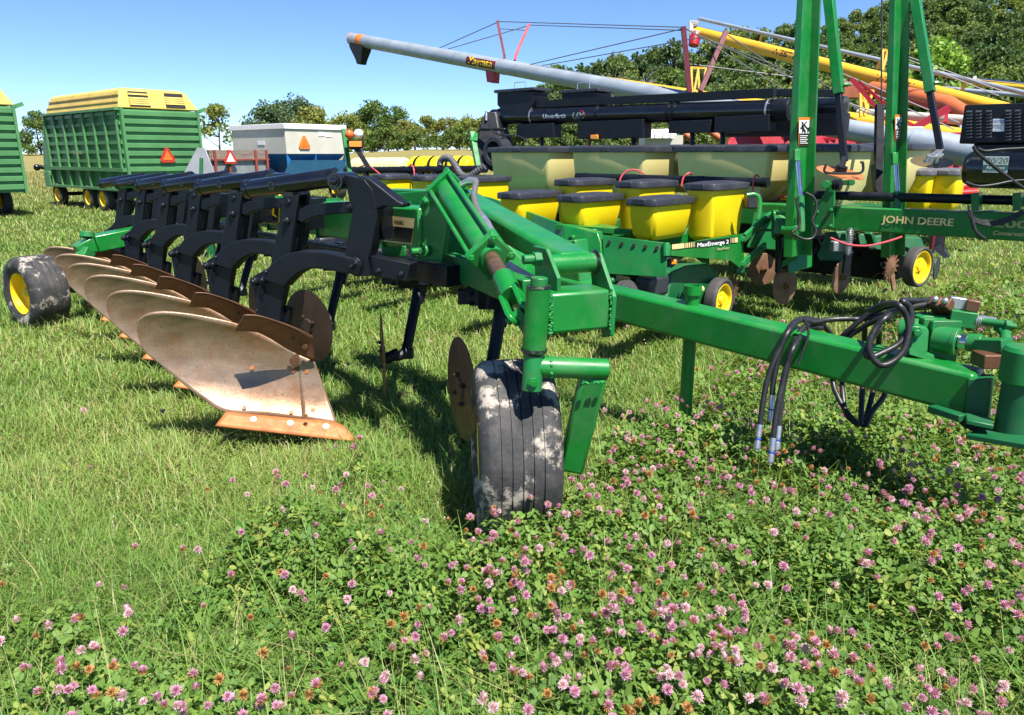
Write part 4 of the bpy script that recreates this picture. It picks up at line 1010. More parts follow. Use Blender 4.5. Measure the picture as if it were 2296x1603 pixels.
m = MB().prism([at(u, v, 8.2) for u, v in ((1920, 520), (1960, 525), (2060, 530), (2070, 560), (2030, 575), (1990, 560), (1925, 550))], V((.1, .3, 0)))
m.bar(at(1955, 545, 8.0), at(1947, 520, 7.9), .08, .06); m.build('row_unit_frame', M['green_dark'], planter, bevel=.008)
m = MB().bar(at(2110, 525, 8.6), at(2105, 560, 8.6), .1, .1).prism([at(u, v, 8.6) for u, v in ((2108, 545), (2130, 575), (2118, 577), (2100, 560), (2085, 575), (2088, 562))], V((.1, .15, 0))); m.build('opener_foot', M['black_flat'], planter)
MB().box(at(1860, 572, 8.9), (1.6, .4, .40), (PD, PN, UP)).build('undercarriage', M['dark'], planter, bevel=.03)  # dark block stands in for black row-unit parts and the shade under the bar
m = MB()
rg = random.Random(8)
for i in range(30):
    p = at(rg.uniform(1820, 2060), rg.uniform(535, 610), rg.uniform(8.0, 8.3)); q_ = p + V((rg.uniform(-.12, .12), rg.uniform(-.1, .1), rg.uniform(-.12, .12)))
    m.mark(); m.bar(p, q_, rg.uniform(.02, .05), rg.uniform(.01, .05)) if i % 3 else m.tube([p, q_], .014, 8)
m.builds('linkage', M['black_flat'], planter)
MB().box(at(1880, 552, 7.5), (.14, .1, .10)).build('control_box', M['grey_pan'], planter, bevel=.01)
m = MB().prism([at(u, v, 6.3) for u, v in ((1500, 578), (1522, 580), (1520, 590), (1507, 600), (1500, 598))], V((.02, .05, 0))); m.build('lamp_housing', M['lid'], planter)
MB().box(at(1510, 587, 6.26), (.045, .03, .04)).build('marker_lamp', M['amber'], planter, bevel=.005)

# --- two far yellow hoppers (right, beyond the mast) and cream hoppers
for u in (2062, 2123): hopper(at(u, 420, 9.2), .30, .44, at(u, 470, 9.2).z, at(u, 388, 9.2).z, planter, M['yellow_poly'], mat('grey_lid', (.10, .10, .11), .5), taper=.9)
cA, cB = at(1093, 340, 10.9), at(1725, 340, 8.35)
ld = V(((cB - cA).x, (cB - cA).y, 0)).normalized()
Lc = (cB - cA).length
for i, (f, n) in enumerate(((0.0, .266), (.348, .274), (.718, .282), (1.05, .15))):
    c = cA + ld * (f + n / 2) * Lc + PN * .42
    hp_ = hopper(c, n * Lc, .80, 1.06, 1.70, planter, M['cream_poly'], M['lid'], name='seed_hopper', taper=.90, chamfer=.4, over=.04, lid_h=.06, foot=.7)
    c2 = cA + ld * (f + n / 2 + .06) * Lc + PN * 1.75
    hopper(c2, n * Lc, .95, 1.13, 1.72, planter, M['cream_poly'], M['lid'], name='seed_hopper', taper=.90, chamfer=.4, over=.04, lid_h=.06, foot=.7)
# emblem on the last hopper
pz = at(1920, 374, 7.0)
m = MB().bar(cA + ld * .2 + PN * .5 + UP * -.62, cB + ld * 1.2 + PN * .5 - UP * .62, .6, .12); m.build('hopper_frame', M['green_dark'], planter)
MB().box(cA + ld * 2.4 + PN * .7 - UP * .95, (4.0, .9, .45), (ld, PN, UP)).build('hopper_base', M['black_flat'], planter, bevel=.05)
# ================================================================ black seed auger above the cream hoppers
s0_, s1_ = at(1107, 263, 11.8), at(1742, 247, 8.8); sd_ = (s1_ - s0_).normalized(); sh = V((sd_.x, sd_.y, 0)).normalized(); sn_ = V((-sh.y, sh.x, 0)); sn_ = -sn_ if sn_.y > 0 else sn_
sauger = empty('seed_auger', V((s0_.x + 1, s0_.y, 1.75)), 'long black twin-tube seed auger lying above the cream hoppers', 'auger')
SA = lambda u, v, t=None: at(u, v, 1 / (1 / 11.8 + (u - 1107) / 635 * (1 / 8.8 - 1 / 11.8)) + (t or 0))
m = MB().tube([s0_, s1_],   .120, 30)
tb = m.build('auger_tube', M['black'], sauger)
m = MB()
sax = lambda u: s0_ + sd_ * (SA(u, 262) - s0_).dot(sd_)
for u in (1122, 1342, 1500, 1513, 1740): m.mark().tube([sax(u), sax(u) + sd_ * .04],   .131, 30)
m.builds('band', M['black_flat'], tb)
for u in (1199, 1724): MB().lathe(sax(u), sd_, [(-.012,   .132), (-.012,   .136), (.012,   .136), (.012,   .132)], 30, closed=True).build('clamp_ring', M['zinc'], tb)
m = MB().tube([s1_ - sd_ * .02, s1_ + sd_ * .17], .128, 30); m.build('tube_end', M['black_flat'], sauger, bevel=.006)
MB().tube([s1_ + sd_ * .14, s1_ + sd_ * .174], .07, 24).build('tube_mouth', M['dark'], sauger)
off2 = V((.55, .62, .0)); e2 = at(1890, 241, 9.1)
m = MB().tube([e2 - sd_ * 2.6, e2],   .120, 30).tube([e2 - sd_ * .03, e2 + sd_ * .03], .13, 30)
m.build('auger_tube', M['black'], sauger)
MB().tube([e2 + sd_ * .02, e2 + sd_ * .035], .068, 24).build('tube_mouth', M['dark'], sauger)
MB().box(e2 - sd_ * .7 - UP * .2, (1.5, .25, .26), (sh, sn_, UP)).build('trough', M['black_flat'], sauger)
m = MB().bar(SA(1205, 234, -.05), SA(1738, 208, -.05), .09, .10); m.build('rail', M['black_flat'], sauger, bevel=.004)
m = MB().bar(at(1735, 208, 9.2), at(1872, 209, 8.9), .08, .085); m.build('rail', M['black_flat'], sauger, bevel=.004)
def sbox(u0, v0, u1, v1, dep, nm, mt=None, dt=0.0, bev=.006):
    a, b = SA(u0, v0, dt), SA(u1, v1, dt); L = (V((b.x, b.y, 0)) - V((a.x, a.y, 0))).length
    mid = V(((a.x + b.x) / 2, (a.y + b.y) / 2, (a.z + b.z) / 2)) - sn_ * dep / 2 * 0
    return MB().box(mid, (L, dep, abs(a.z - b.z)), (sh, sn_, UP)).build(nm, mt or M['black_flat'], sauger, bevel=bev)
def shop(u0, u1, vt, vb, vf, wf, dt):
    a, b = SA(u0, vt, dt), SA(u1, vt, dt); c0, c1 = SA(u0 + wf, vf, dt), SA(u1 - wf, vf, dt); e0_ = SA(u0, vb, dt); D = .17
    L = MB(); 
    vs = []
    for p, q, d_ in ((a, b, D), (V((a.x, a.y, e0_.z)), V((b.x, b.y, e0_.z)), D), (V((c0.x, c0.y, c0.z)), V((c1.x, c1.y, c0.z)), .12)):
        vs += [p + sn_ * d_, q + sn_ * d_, q - sn_ * d_, p - sn_ * d_]
    L.add(vs, [(0, 1, 2, 3), (8, 11, 10, 9)] + [(i * 4 + k, i * 4 + (k + 1) % 4, i * 4 + 4 + (k + 1) % 4, i * 4 + 4 + k) for i in (0, 1) for k in range(4)])
    h = L.build('hopper', M['black_flat'], sauger, bevel=.006)
    mid = (a + b) / 2; MB().box(mid + UP * .015, ((b - a).length + .08, 2 * D + .06, .045), (sh, sn_, UP)).build('lid', M['lid'], h, bevel=.008)
    c = mid + UP * .03 - sh * .05
    MB().tube([c - sh * .11, c - sh * .11 + UP * .11, c + sh * .11 + UP * .11, c + sh * .11], .007, 8).build('handle', M['zinc'], h)
    return h
shop(1132, 1212, 206, 236, 262, 18, .0)
shop(1276, 1354, 208, 228, 255, 18, .25)
for a in ((1170, 279, 1247, 308, .2), (1308, 273, 1448, 309, .22), (1510, 272, 1600, 297, .2), (1614, 262, 1730, 295, .22)): sbox(*a[:4], a[4], 'discharge_box')
for u in (1552, 1620, 1215, 1420): MB().bar(SA(u, 262), SA(u, 345), .05, .05).build('stand_leg', M['black_flat'], sauger)
m = MB().prism([at(u, v, 11.6) for u, v in ((1074, 332), (1080, 318), (1090, 270), (1098, 252), (1124, 250), (1132, 300), (1150, 340), (1150, 400), (1086, 372))], sn_ * .22)
m.bar(at(1076, 290, 11.4), at(1135, 290, 11.2), .08, .04)
bo = m.build('boot', M['black_flat'], sauger, bevel=.02)
MB().lathe(at(1118, 340, 11.4), sn_, [(-.1, .15), (-.1, .2), (.12, .21), (.12, .15)], 30, closed=True).build('belt_guard', M['lid'], bo)
MB().tube([at(1090, 249, 11.5), at(1090, 270, 11.5)], .02, 8).build('hose_stub', M['zinc'], bo)
MB().tube(spline([at(1100, 290, 11.1), at(1120, 302, 11), at(1160, 305, 10.9), at(1185, 318, 10.8)], 6), .012, 8).build('cable', M['hose'], sauger)
MB().box(SA(1333, 307, -.15), (.12, .03, .055), (sh, sn_, UP)).build('reflector', M['amber'], sauger, bevel=.005)
MB().bar(SA(1322, 300), SA(1322, 345), .04, .04).build('reflector_post', M['redpost'], sauger)
lo = SA(1227, 268) ; ax0 = s0_ + sd_ * (lo - s0_).dot(sd_)
pos = ax0 + sn_ * .098 + UP * -.005
def wrapt(s, u0, u1, h, mt, dz, bold, shear=0, par=None):
    p = SA(u0, 262); q = SA(u1, 262); a = s0_ + sd_ * (p - s0_).dot(sd_); n_ = (sn_ * math.cos(dz) + UP * math.sin(dz))
    text(s, a + n_ *   .120, sd_, UP, h, mt, par or tb, width=(q - p).length * .97, tube=(a,   .120), bold=bold, shear=shear, lift=.003)
wrapt('Unverferth', 1229, 1281, .056, M['decal_w'], -.30, .03, .15)
wrapt('UM', 1295, 1322,   .085, M['decal_grey'], -.42, .03, .25)
a = s0_ + sd_ * (SA(1312, 262) - s0_).dot(sd_); m = MB()
arc = [a + sd_ * (.075 * math.cos(t_)) + (sn_ * math.cos(-.1 + .55 * math.sin(t_)) + UP * math.sin(-.1 + .55 * math.sin(t_))) * .1185 for t_ in [1.75 - i * .22 for i in range(10)]]
m.tube(arc, .006, 6); m.build('emblem_arc', M['red'], tb)
sup = MB().bar(at(1058, 296, 9.6), at(1072, 375, 9.5), .07, .06).bar(at(1064, 300, 9.6), at(1062, 318, 9.55), .09, .05)
o = sup.build('folded_marker', M['green'], planter, bevel=.006)

# ================================================================ grain augers behind
def lin(u, p, q):                         # point on the straight 3D line through two frame points
    (u0, v0, t0), (u1, v1, t1) = p, q; f = (u - u0) / (u1 - u0); w = 1 / (1 / t0 + f * (1 / t1 - 1 / t0))
    return at(u, v0 + f * (v1 - v0), w)
MP, MQ = (824, 94, 20.8), (1294, 180, 16.0)
ga = lambda u: lin(u, MP, MQ)
gauger = empty('grain_auger', V((ga(1500).x, ga(1500).y, 0)), 'long grey steel grain auger with a black spout rising to the upper left', 'auger')
g0, g1 = ga(789), ga(2240); gd = (g1 - g0).normalized(); gup = (UP - gd * UP.dot(gd)).normalized(); gs = gd.cross(gup); gs = -gs if gs.y > 0 else gs
gt = MB().tube([g0, ga(2046)], .165, 28).build('auger_tube', M['galv'], gauger)
MB().tube([ga(2046), g1], .215, 28).build('intake_tube', M['galv'], gauger, bevel=.01)
m = MB()
for u in (808, 1130, 1480, 1800): m.mark().tube([ga(u), ga(u) + gd * .06], .172, 28)
m.builds('joint', M['galv'], gt)
MB().lathe(ga(812), gd, [(-.13, .167), (-.13, .172), (.13, .172), (.13, .167)], 28, closed=True).build('band', M['decal_o'], gt)
MB().lathe(g0, gd, [(-.01, .167), (-.01, .171), (.02, .171), (.02, .167)], 28, closed=True).build('band', M['decal_o'], gt)
c = ga(806) - gup * .10
k = gd * .30; w_ = gs * .17; zz_ = UP * 1
m = MB(); vs = []
for dz, a_, b_ in ((0.0, -.28, .34), (-.10, -.28, .36), (-.40, -.10, .22), (-.52, -.04, .16)):
    for i, j in ((a_, 1), (b_, 1), (b_, -1), (a_, -1)): vs.append(c + gd * i + gs * (.16 if dz > -.3 else .10) * j + UP * dz)
m.add(vs, [(i * 4 + q_, i * 4 + (q_ + 1) % 4, i * 4 + 4 + (q_ + 1) % 4, i * 4 + 4 + q_) for i in range(3) for q_ in range(4)] + [(0, 3, 2, 1), (12, 13, 14, 15)])
m.build('spout', M['black_flat'], gauger, bevel=.02)
c = ga(1106) - gup * .14; vs = []
for dz, a_, b_ in ((0, -.14, .15), (-.25, -.09, .12)):
    for i, j in ((a_, 1), (b_, 1), (b_, -1), (a_, -1)): vs.append(c + gd * i + gs * .1 * j + UP * dz)
MB().add(vs, [(q_, (q_ + 1) % 4, 4 + (q_ + 1) % 4, 4 + q_) for q_ in range(4)] + [(0, 3, 2, 1), (4, 5, 6, 7)]).build('side_spout', M['red'], gauger)
nn_ = (gs * .9 + gup * .35).normalized()
pts = []
uu = [1056, 1075, 1098, 1121]
m = MB(); rows = []
for u in uu:
    a = ga(u); rows.append([a + (gs * math.cos(t_) + gup * math.sin(t_)) * .1675 for t_ in [-.55 + i * .16 for i in range(8)]])
dcl = MB().grid(rows).build('decal_strip', M['maroon'], gt)
a = ga(1062); text('Mayrath', a + (gs * math.cos(-.28) + gup * math.sin(-.28)) * .1675, gd, gup, .155, M['decal_gold'], dcl, width=(ga(1114) - a).length, tube=(a, .1675), bold=.035, lift=.004)
def post(parent, pts, r, mt): MB().tube([at(*p) for p in pts], r, 8).build('truss_post', mt, parent)
t1_, t2_ = 17.5, 14.6
def bpost(pts, w, mt):
    m = MB()
    for a, b in zip(pts, pts[1:]): m.bar(at(*a), at(*b), w, w, up=V((0, 1, 0)))
    m.build('truss_post', mt, gauger)
bpost(((1115, 47, 17.5), (1131, 125, 17.4), (1131, 142, 17.4)), .06, M['maroon'])
bpost(((1186, 55, 18.2), (1157, 122, 17.7), (1154, 136, 17.6)), .06, M['red'])
bpost(((1532, 60, 13.9), (1546, 207, 14.1)), .085, M['maroon'])
bpost(((1627, 72, 14.6), (1570, 205, 14.4)), .085, M['maroon'])
m = MB()
def wire(*p): m.mark().tube([at(*q_) for q_ in p], .0105, 6)
wire((975, 112, 19), (1115, 50, 17.5)); wire((1004, 110, 19), (1186, 57, 18.2)); wire((1118, 64, 17.5), (1180, 68, 18.1))
wire((1115, 48, 17.5), (1532, 61, 13.9)); wire((1186, 56, 18.2), (1532, 68, 13.9))
wire((1165, 150, 17.0), (1532, 64, 13.9)); wire((1210, 148, 16.8), (1575, 83, 14.3))
wire((1535, 62, 13.9), (1900, 290, 12.2)); wire((1535, 64, 13.9), (1960, 260, 12.2)); wire((1627, 75, 14.6), (1905, 265, 12.4)); wire((1580, 85, 14.5), (1860, 195, 13)); wire((1540, 143, 14), (1840, 180, 13.6))
m.builds('wire_rope', plain('wire', (.10, .10, .10), .5), gauger)
m = MB()
for x0, x1 in ((0, .0),):
    m.bar(ga(2100) - UP * .25 + gs * .5, ga(2100) - UP * 1.6 + gs * .5, .08, .08).bar(ga(2100) - UP * .25 - gs * .5, ga(2100) - UP * 1.6 - gs * .5, .08, .08).bar(ga(2100) - UP * .2 + gs * .5, ga(2100) - UP * .2 - gs * .5, .08, .08)
m.build('undercarriage', M['maroon'], gauger)
m = MB().bar(V((ga(1700).x, ga(1700).y, ga(1700).z - .1)), V((ga(2150).x, ga(2150).y + .3, .6)), .08, .08); m.build('undercarriage', M['maroon'], gauger)

YP, YQ = (1623, 87, 19.8), (2165, 224, 14.9)
ya = lambda u: lin(u, YP, YQ)
yauger = empty('grain_auger', V((ya(1900).x, ya(1900).y, 0)), 'upper yellow grain auger with a red spout and a steel drive pipe along its top', 'auger')
y0, y1 = ya(1556), ya(2420); yd = (y1 - y0).normalized(); yup = (UP - yd * UP.dot(yd)).normalized(); ys = yd.cross(yup); ys = -ys if ys.y > 0 else ys
yt = MB().tube([y0, y1], .145, 24).build('auger_tube', M['aug_y'], yauger)
m = MB()
for u in (1700, 1872, 2130): m.mark().tube([ya(u), ya(u) + yd * .05], .153, 24)
m.builds('joint', M['aug_y'], yt)
MB().tube([ya(1560) + yup * .33, ya(2420) + yup * .36], .045, 14).build('drive_pipe', M['galv'], yauger)
m = MB()
for u in (1700, 1960, 2150): m.mark().bar(ya(u), ya(u) + yup * .35, .04, .05)
m.builds('pipe_bracket', M['aug_y'], yauger)
m = MB().bar(at(1549, 92, 20.5), at(1550, 48, 20.5), .10, .12).bar(at(1547, 50, 20.5), at(1566, 52, 20.4), .10, .10).bar(at(1550, 75, 20.5), at(1570, 78, 20.4), .3, .18)
m.build('head', M['cream'], yauger, bevel=.01)
MB().tube([at(1562, 72, 20.4), at(1559, 82, 20.4), at(1555, 102, 20.4)], [.11, .15, .14], 20).build('spout', M['red'], yauger)
def ytext(s, u0, u1, h, el):
    a = ya(u0); b = ya(u1); text(s, a + (ys * math.cos(el) + yup * math.sin(el)) * .145, yd, yup, h, M['maroon'], yt, width=(b - a).length, tube=(a, .145), bold=.03, lift=.003)
ytext('WESTFIELD', 1738, 1830, .135, -.3)
ytext('WR 80-51', 1972, 2056, .12, -.3)

LP, LQ = (1535, 214, 17.0), (2157, 309, 13.0)
la = lambda u: lin(u, LP, LQ)
lauger = empty('grain_auger', V((la(1900).x, la(1900).y, 0)), 'lower yellow grain auger lying just behind the grey auger', 'auger')
lt = MB().tube([la(1290), la(2330)], .155, 22).build('auger_tube', M['aug_y'], lauger)
m = MB()
for k_, (x0, y0_, x1, y1_) in enumerate(((1550, 151, 1552, 206), (1566, 152, 1556, 206), (1583, 153, 1573, 205), (1565, 153, 1568, 205), (1548, 151, 1584, 153))): m.bar(at(x0, y0_, 16.5), at(x1, y1_, 16.5), .04, .04, up=V((0, 1, 0)))
m.build('truss', M['aug_y'], lauger)
m = MB()
m.mark()
for (x0, y0_, x1, y1_) in ((1929, 198, 1930, 262), (1957, 203, 1938, 260), (1928, 200, 1958, 204), (1932, 225, 1950, 228), (1936, 212, 1944, 250)): m.bar(at(x0, y0_, 13.6), at(x1, y1_, 13.6), .045, .045, up=V((0, 1, 0)))
m.mark()
for (x0, y0_, x1, y1_) in ((1979, 112, 1976, 155), (1990, 113, 1978, 158), (1978, 112, 1992, 114)): m.bar(at(x0, y0_, 15), at(x1, y1_, 15), .045, .045, up=V((0, 1, 0)))
m.builds('truss', M['aug_y'], lauger)
m = MB().bar(at(1908, 176, 13.3), at(1990, 270, 13.2), .07, .07); m.bar(at(1925, 182, 13.6), at(1990, 238, 13.4), .05, .05); m.build('lift_arm', M['red'], lauger)
m = MB().bar(at(2050, 287, 12.4), at(2128, 242, 12.2), .12, .11).bar(at(2124, 240, 12.2), at(2120, 275, 12.2), .05, .05).bar(at(2025, 270, 12.4), at(2055, 285, 12.4), .05, .05); m.build('winch_arm', M['red'], lauger)
m = MB().box(at(2038, 297, 12.2), (.35, .2, .18)); m.build('gearbox', M['cream'], lauger, bevel=.01)
m = MB().box(at(2130, 307, 11.8), (.25, .15, .14)); m.build('guard', M['red'], lauger, bevel=.01)
m = MB().mark()
for a, b in (((1880, 175, 14.2), (2140, 290, 12.5)), ((1890, 165, 14.2), (2150, 275, 12.6)), ((2023, 128, 15), (2240, 215, 14)), ((2023, 122, 15), (2250, 205, 14)), ((1900, 230, 13), (2100, 300, 12.2))): m.mark().tube([at(*a), at(*b)], .010, 6)
m.builds('wire_rope', plain('wire_light', (.3, .3, .3), .5), lauger)

oa = empty('grain_auger', V((8.6, 14.5, 0)), 'orange grain auger tube between the yellow augers', 'auger')
MB().tube([at(1955, 199, 16.2), at(2035, 214, 15.3), at(2125, 234, 14.4), at(2180, 262, 13.9)], [.15, .16, .16, .12], 22).build('auger_tube', M['orange'], oa)
MB().box(at(1905, 203, 16.4), (.5, .3, .34)).build('hood', mat('rusty_orange', (.30, .09, .035), .6, var=.3), oa, bevel=.02)
MB().bar(at(2040, 226, 14.6), at(2180, 262, 14), .07, .05).build('brace', M['maroon'], oa)
ca = empty('grain_auger', V((9, 13.5, 0)), 'pale cream grain auger tube below the orange one', 'auger')
MB().tube([at(1925, 253, 15.2), at(2200, 272, 13.2)], .085, 20).build('auger_tube', M['cream'], ca)
MB().bar(at(2180, 275, 13.2), at(2185, 420, 13.2), .08, .08).build('leg', M['cream'], ca)
fa = empty('grain_auger', V((16, 24, 0)), 'far yellow grain auger with a steel rod at the right edge', 'auger')
MB().tube([at(2186, 187, 25), at(2420, 208, 22)], .085, 18).build('auger_tube', M['aug_y'], fa)
MB().tube([at(2192, 177, 25), at(2420, 199, 22)], .04, 12).build('drive_pipe', M['chrome'], fa)
MB().bar(at(2186, 172, 25), at(2183, 190, 25), .10, .12).build('head', M['cream'], fa, bevel=.01)
MB().tube([at(2192, 190, 25), at(2194, 205, 25)], .10, 14).build('spout', M['maroon'], fa)
pp = empty('steel_pipe', V((13, 17, 0)), 'loose pale steel pipe behind the yellow auger at the right', 'pipe')
MB().tube([at(2095, 196, 19), at(2420, 226, 17)], .055, 14).build('pipe', M['galv'], pp)
MB().bar(at(2150, 200, 18.6), at(2155, 330, 18.6), .06, .06).build('stand', M['galv'], pp)

# ================================================================ red grain cart behind the planter
gc_ = empty('grain_cart', V((at(1900, 400, 14).x, at(1900, 400, 14).y, 0)), 'dark red grain cart standing behind the cream hoppers', 'grain cart')
m = MB().prism([at(u, v, 14.2) for u, v in ((1640, 318), (1662, 288), (1760, 286), (1980, 318), (2180, 345), (2180, 440), (1640, 440))], V((.5, 1.2, 0)))
m.build('body', M['red'], gc_, bevel=.02)
m = MB().prism([at(u, v, 13.6) for u, v in ((1930, 325), (1975, 322), (1978, 440), (1930, 440))], V((.1, .2, 0))).prism([at(u, v, 13.6) for u, v in ((2030, 350), (2165, 372), (2165, 440), (2030, 440))], V((.1, .2, 0)))
m.build('panel', M['red'], gc_, bevel=.01)
m = MB()
for a, b in (((1728, 285), (1772, 298)), ((1722, 296), (1768, 311)), ((1690, 290), (1722, 298)), ((1826, 304), (1875, 312)), ((1828, 309), (1860, 313))): m.mark().bar(at(*a, 13.7), at(*b, 13.6), .05, .05)
m.builds('rail', M['red'], gc_)
m = MB()
for a, b, t in (((1590, 293), (1618, 313), 12.5), ((1535, 300), (1552, 312), 12.6)): m.mark().tube([at(*a, t), at(*b, t)], .055, 14)
m.builds('ram', M['orange'], gc_)
m = MB().mark().tube([at(2130, 424, 12), at(2190, 412, 12)], .045, 12).mark().tube([at(2130, 434, 12), at(2190, 430, 12)], .045, 12)
m.builds('pipe', mat('bright_red', (.65, .02, .02), .4), gc_)
wheel(gc_, at(1760, 420, 13.9), V((.4, -.9, 0)), .55, .4, .3, 'wheel', tyremat=M['tyre_clean'], n=32)
text('FLO', at(1958, 350, 13.4), V((0, 0, 1)), V((-1, 0, 0)), .12, M['decal_pale'], gc_, width=.28) if False else None
wr = empty('implement_cover', V((at(1480, 330, 20).x, at(1480, 330, 20).y, 0)), 'white ribbed metal cover of a machine seen under the black auger', 'machine cover')
m = MB().prism([at(u, v, 20) for u, v in ((1450, 311), (1458, 292), (1506, 290), (1512, 311))], V((.4, 1.0, 0))); m.build('panel', M['white'], wr, bevel=.01)
m = MB()
for u in (1470, 1488, 1503): m.mark().bar(at(u, 292, 19.45), at(u + 1, 311, 19.45), .02, .02)
m.builds('rib', M['grey_pan'], wr)
m = MB().box(at(1480, 330, 20.4), (1.0, 1.0, .6)); m.build('body', M['cream'], wr)
MB().box(at(1480, 365, 20.4), (.8, .8, .9)).build('stand', M['dark'], wr)

# ================================================================ liquid tanks on the far machines
def tank(u, v, t, L, r, mt, label):
    c = at(u, v, t); d = V((.80, -.60, 0)); r0_ = empty('barrel_tank', V((c.x, c.y, 0)), label, 'tank')
    prof = [(-L / 2, 0), (-L / 2, r * .75), (-L / 2 + .08, r)]
    for i in range(5): x = -L / 2 + .1 + (L - .2) * (i + .5) / 5; h = (L - .2) / 10; prof += [(x - h, r * .97), (x - h * .8, r), (x + h * .8, r), (x + h, r * .97)]
    prof += [(L / 2 - .08, r), (L / 2, r * .75), (L / 2, 0)]
    b = MB().lathe(c, d, prof, 28).build('shell', mt, r0_, ang=50)
    m = MB()
    for f in (-.25, .2): m.mark().lathe(c + d * L * f, d, [(-.03, r * 1.002), (-.03, r * 1.02), (.03, r * 1.02), (.03, r * 1.002)], 28, closed=True)
    m.builds('strap', mt if mt != M['yellow_poly'] else M['black_flat'], r0_)
    x = d.cross(UP)
    MB().bar(V((c.x, c.y, c.z - r)) - d * L * .3, V((c.x, c.y, .0)) - d * L * .3, .1, .1).build('leg', M['black_flat'], r0_)
    MB().bar(V((c.x, c.y, c.z - r)) + d * L * .3, V((c.x, c.y, .0)) + d * L * .3, .1, .1).build('leg', M['black_flat'], r0_)
crm = mat('pale_yellow_plastic', (.72, .66, .30), .5, var=.06)
tank(822, 376, 15, .75, .19, crm, 'short pale yellow ribbed tank just right of the lamp post')
tank(880, 377, 14.6, .80, .20, crm, 'pale yellow ribbed tank second right of the lamp post')
tank(962, 376, 14.2, .82, .21, M['yellow_poly'], 'bright yellow ribbed tank left of the corrugated hose')
tank(1030, 375, 13.8, .62, .20, M['yellow_poly'], 'bright yellow ribbed tank right of the corrugated hose')

# ================================================================ forage wagons
WL = V((-.747, .665, 0)); WR_ = V((.665, .747, 0)); WO = V((-10.9, 22.07, 0))
wag = empty('forage_wagon', WO, 'green forage wagon with a yellow roof and a full view of its louvred rear end', 'forage wagon', 'green and yellow forage wagons')
wp = lambda l, w, z: WO + WL * l + WR_ * w + UP * z
zb_, zt_, LL, WW = .66, 2.87, 5.75, 2.25
m = MB(); m.add([wp(l, w, z) for z in (zb_, zt_) for l, w in ((0, 0), (LL, 0), (LL, WW), (0, WW))], [(0, 1, 2, 3), (4, 7, 6, 5), (0, 4, 5, 1), (1, 5, 6, 2), (2, 6, 7, 3), (3, 7, 4, 0)])
bodyw = m.build('body', M['wag_g'], wag)
m = MB()
for k in range(8): l = .12 + k * .80; m.mark().box(wp(l, -.04, (zb_ + zt_) / 2), (.07, .10, zt_ - zb_), (WL, WR_, UP))
m.builds('post', M['wag_g'], bodyw)
m = MB()
for k in range(6): m.mark().box(wp(LL / 2, -.02, 1.46 + k * .26), (LL, .06, .10), (WL, WR_, UP))
m.mark().box(wp(LL / 2, -.05, 1.22), (LL + .1, .14, .10), (WL, WR_, UP)).mark().box(wp(LL / 2, -.06, zt_ - .0), (LL + .1, .16, .06), (WL, WR_, UP)).mark().box(wp(LL / 2, -.06, zb_), (LL, .14, .07), (WL, WR_, UP))
m.builds('slat', M['wag_g'], bodyw)
gate = MB()
for k in range(10):
    z = zb_ + .06 + k * .218
    gate.prism([wp(-.02, .06, z), wp(-.11, .06, z + .03), wp(-.11, .06, z + .13), wp(-.02, .06, z + .15)], WR_ * .001)
    vs = [wp(l, w, zz) for w in (.07, WW - .07) for l, zz in ((.0, z), (-.10, z + .025), (-.10, z + .14), (0, z + .165))]
    gate.add(vs, [(0, 1, 2, 3), (7, 6, 5, 4), (0, 4, 5, 1), (1, 5, 6, 2), (2, 6, 7, 3)])
gate.box(wp(-.02, WW / 2, (zb_ + zt_) / 2), (.02, WW, zt_ - zb_), (WL, WR_, UP))
for w in (.03, WW - .03): gate.box(wp(-.06, w, (zb_ + zt_) / 2), (.14, .07, zt_ - zb_ + .06), (WL, WR_, UP))
rear = gate.build('rear_gate', M['wag_g'], wag)
m = MB(); m.bar(wp(-.05, WW + .02, zt_), wp(-.05, WW + .22, zt_ + .08), .10, .10); m.build('hinge', M['wag_g'], wag)
vs = [wp(*p) for p in ((-.05, -.03, zt_ + .03), (LL - .05, -.03, zt_ + .03), (LL - .05, WW + .03, zt_ + .03), (-.05, WW + .03, zt_ + .03), (.10, .12, zt_ + .52), (LL - .30, .12, zt_ + .52), (LL - .3, WW - .25, zt_ + .52), (.10, WW - .25, zt_ + .52), (.20, .22, zt_ + .58), (LL - .4, .22, zt_ + .58), (LL - .4, WW - .4, zt_ + .58), (.2, WW - .4, zt_ + .58))]
roof = MB().add(vs, [(0, 3, 2, 1)] + [(i * 4 + q_, i * 4 + (q_ + 1) % 4, i * 4 + 4 + (q_ + 1) % 4, i * 4 + 4 + q_) for i in (0, 1) for q_ in range(4)] + [(8, 9, 10, 11)]).build('roof', M['wag_y'], wag, bevel=.03)
m = MB()
for z in (.17, .36): f = z / .52; m.mark().bar(wp(-.02 + .1 * f, -.04 + .14 * f, zt_ + .03 + z), wp(LL - .1 - .2 * f, -.04 + .14 * f, zt_ + .03 + z), .03, .025)
m.builds('seam', M['wag_y'], roof)
for w0 in (.30, 1.32):
    f = lambda w, z, o=0: wp(-.065 + .15 * (z / .52) - o, w, zt_ + .03 + z)
    L = MB().add([f(w0, .06, .006), f(w0 + .58, .06, .006), f(w0 + .56, .46, .006), f(w0 + .02, .46, .006)], [(0, 1, 2, 3)]).build('vent', M['dark'], roof)
    m = MB()
    for k in range(6):
        z = .09 + k * .055
        if w0 < 1 and k == 4: continue
        if w0 > 1 and k in (0, 5): continue
        m.mark().prism([f(w0 + .01, z, .02), f(w0 + .57, z, .02), f(w0 + .57, z + .045, .004), f(w0 + .01, z + .045, .004)], WL * .006)
    m.builds('slat', M['wag_y'], L)
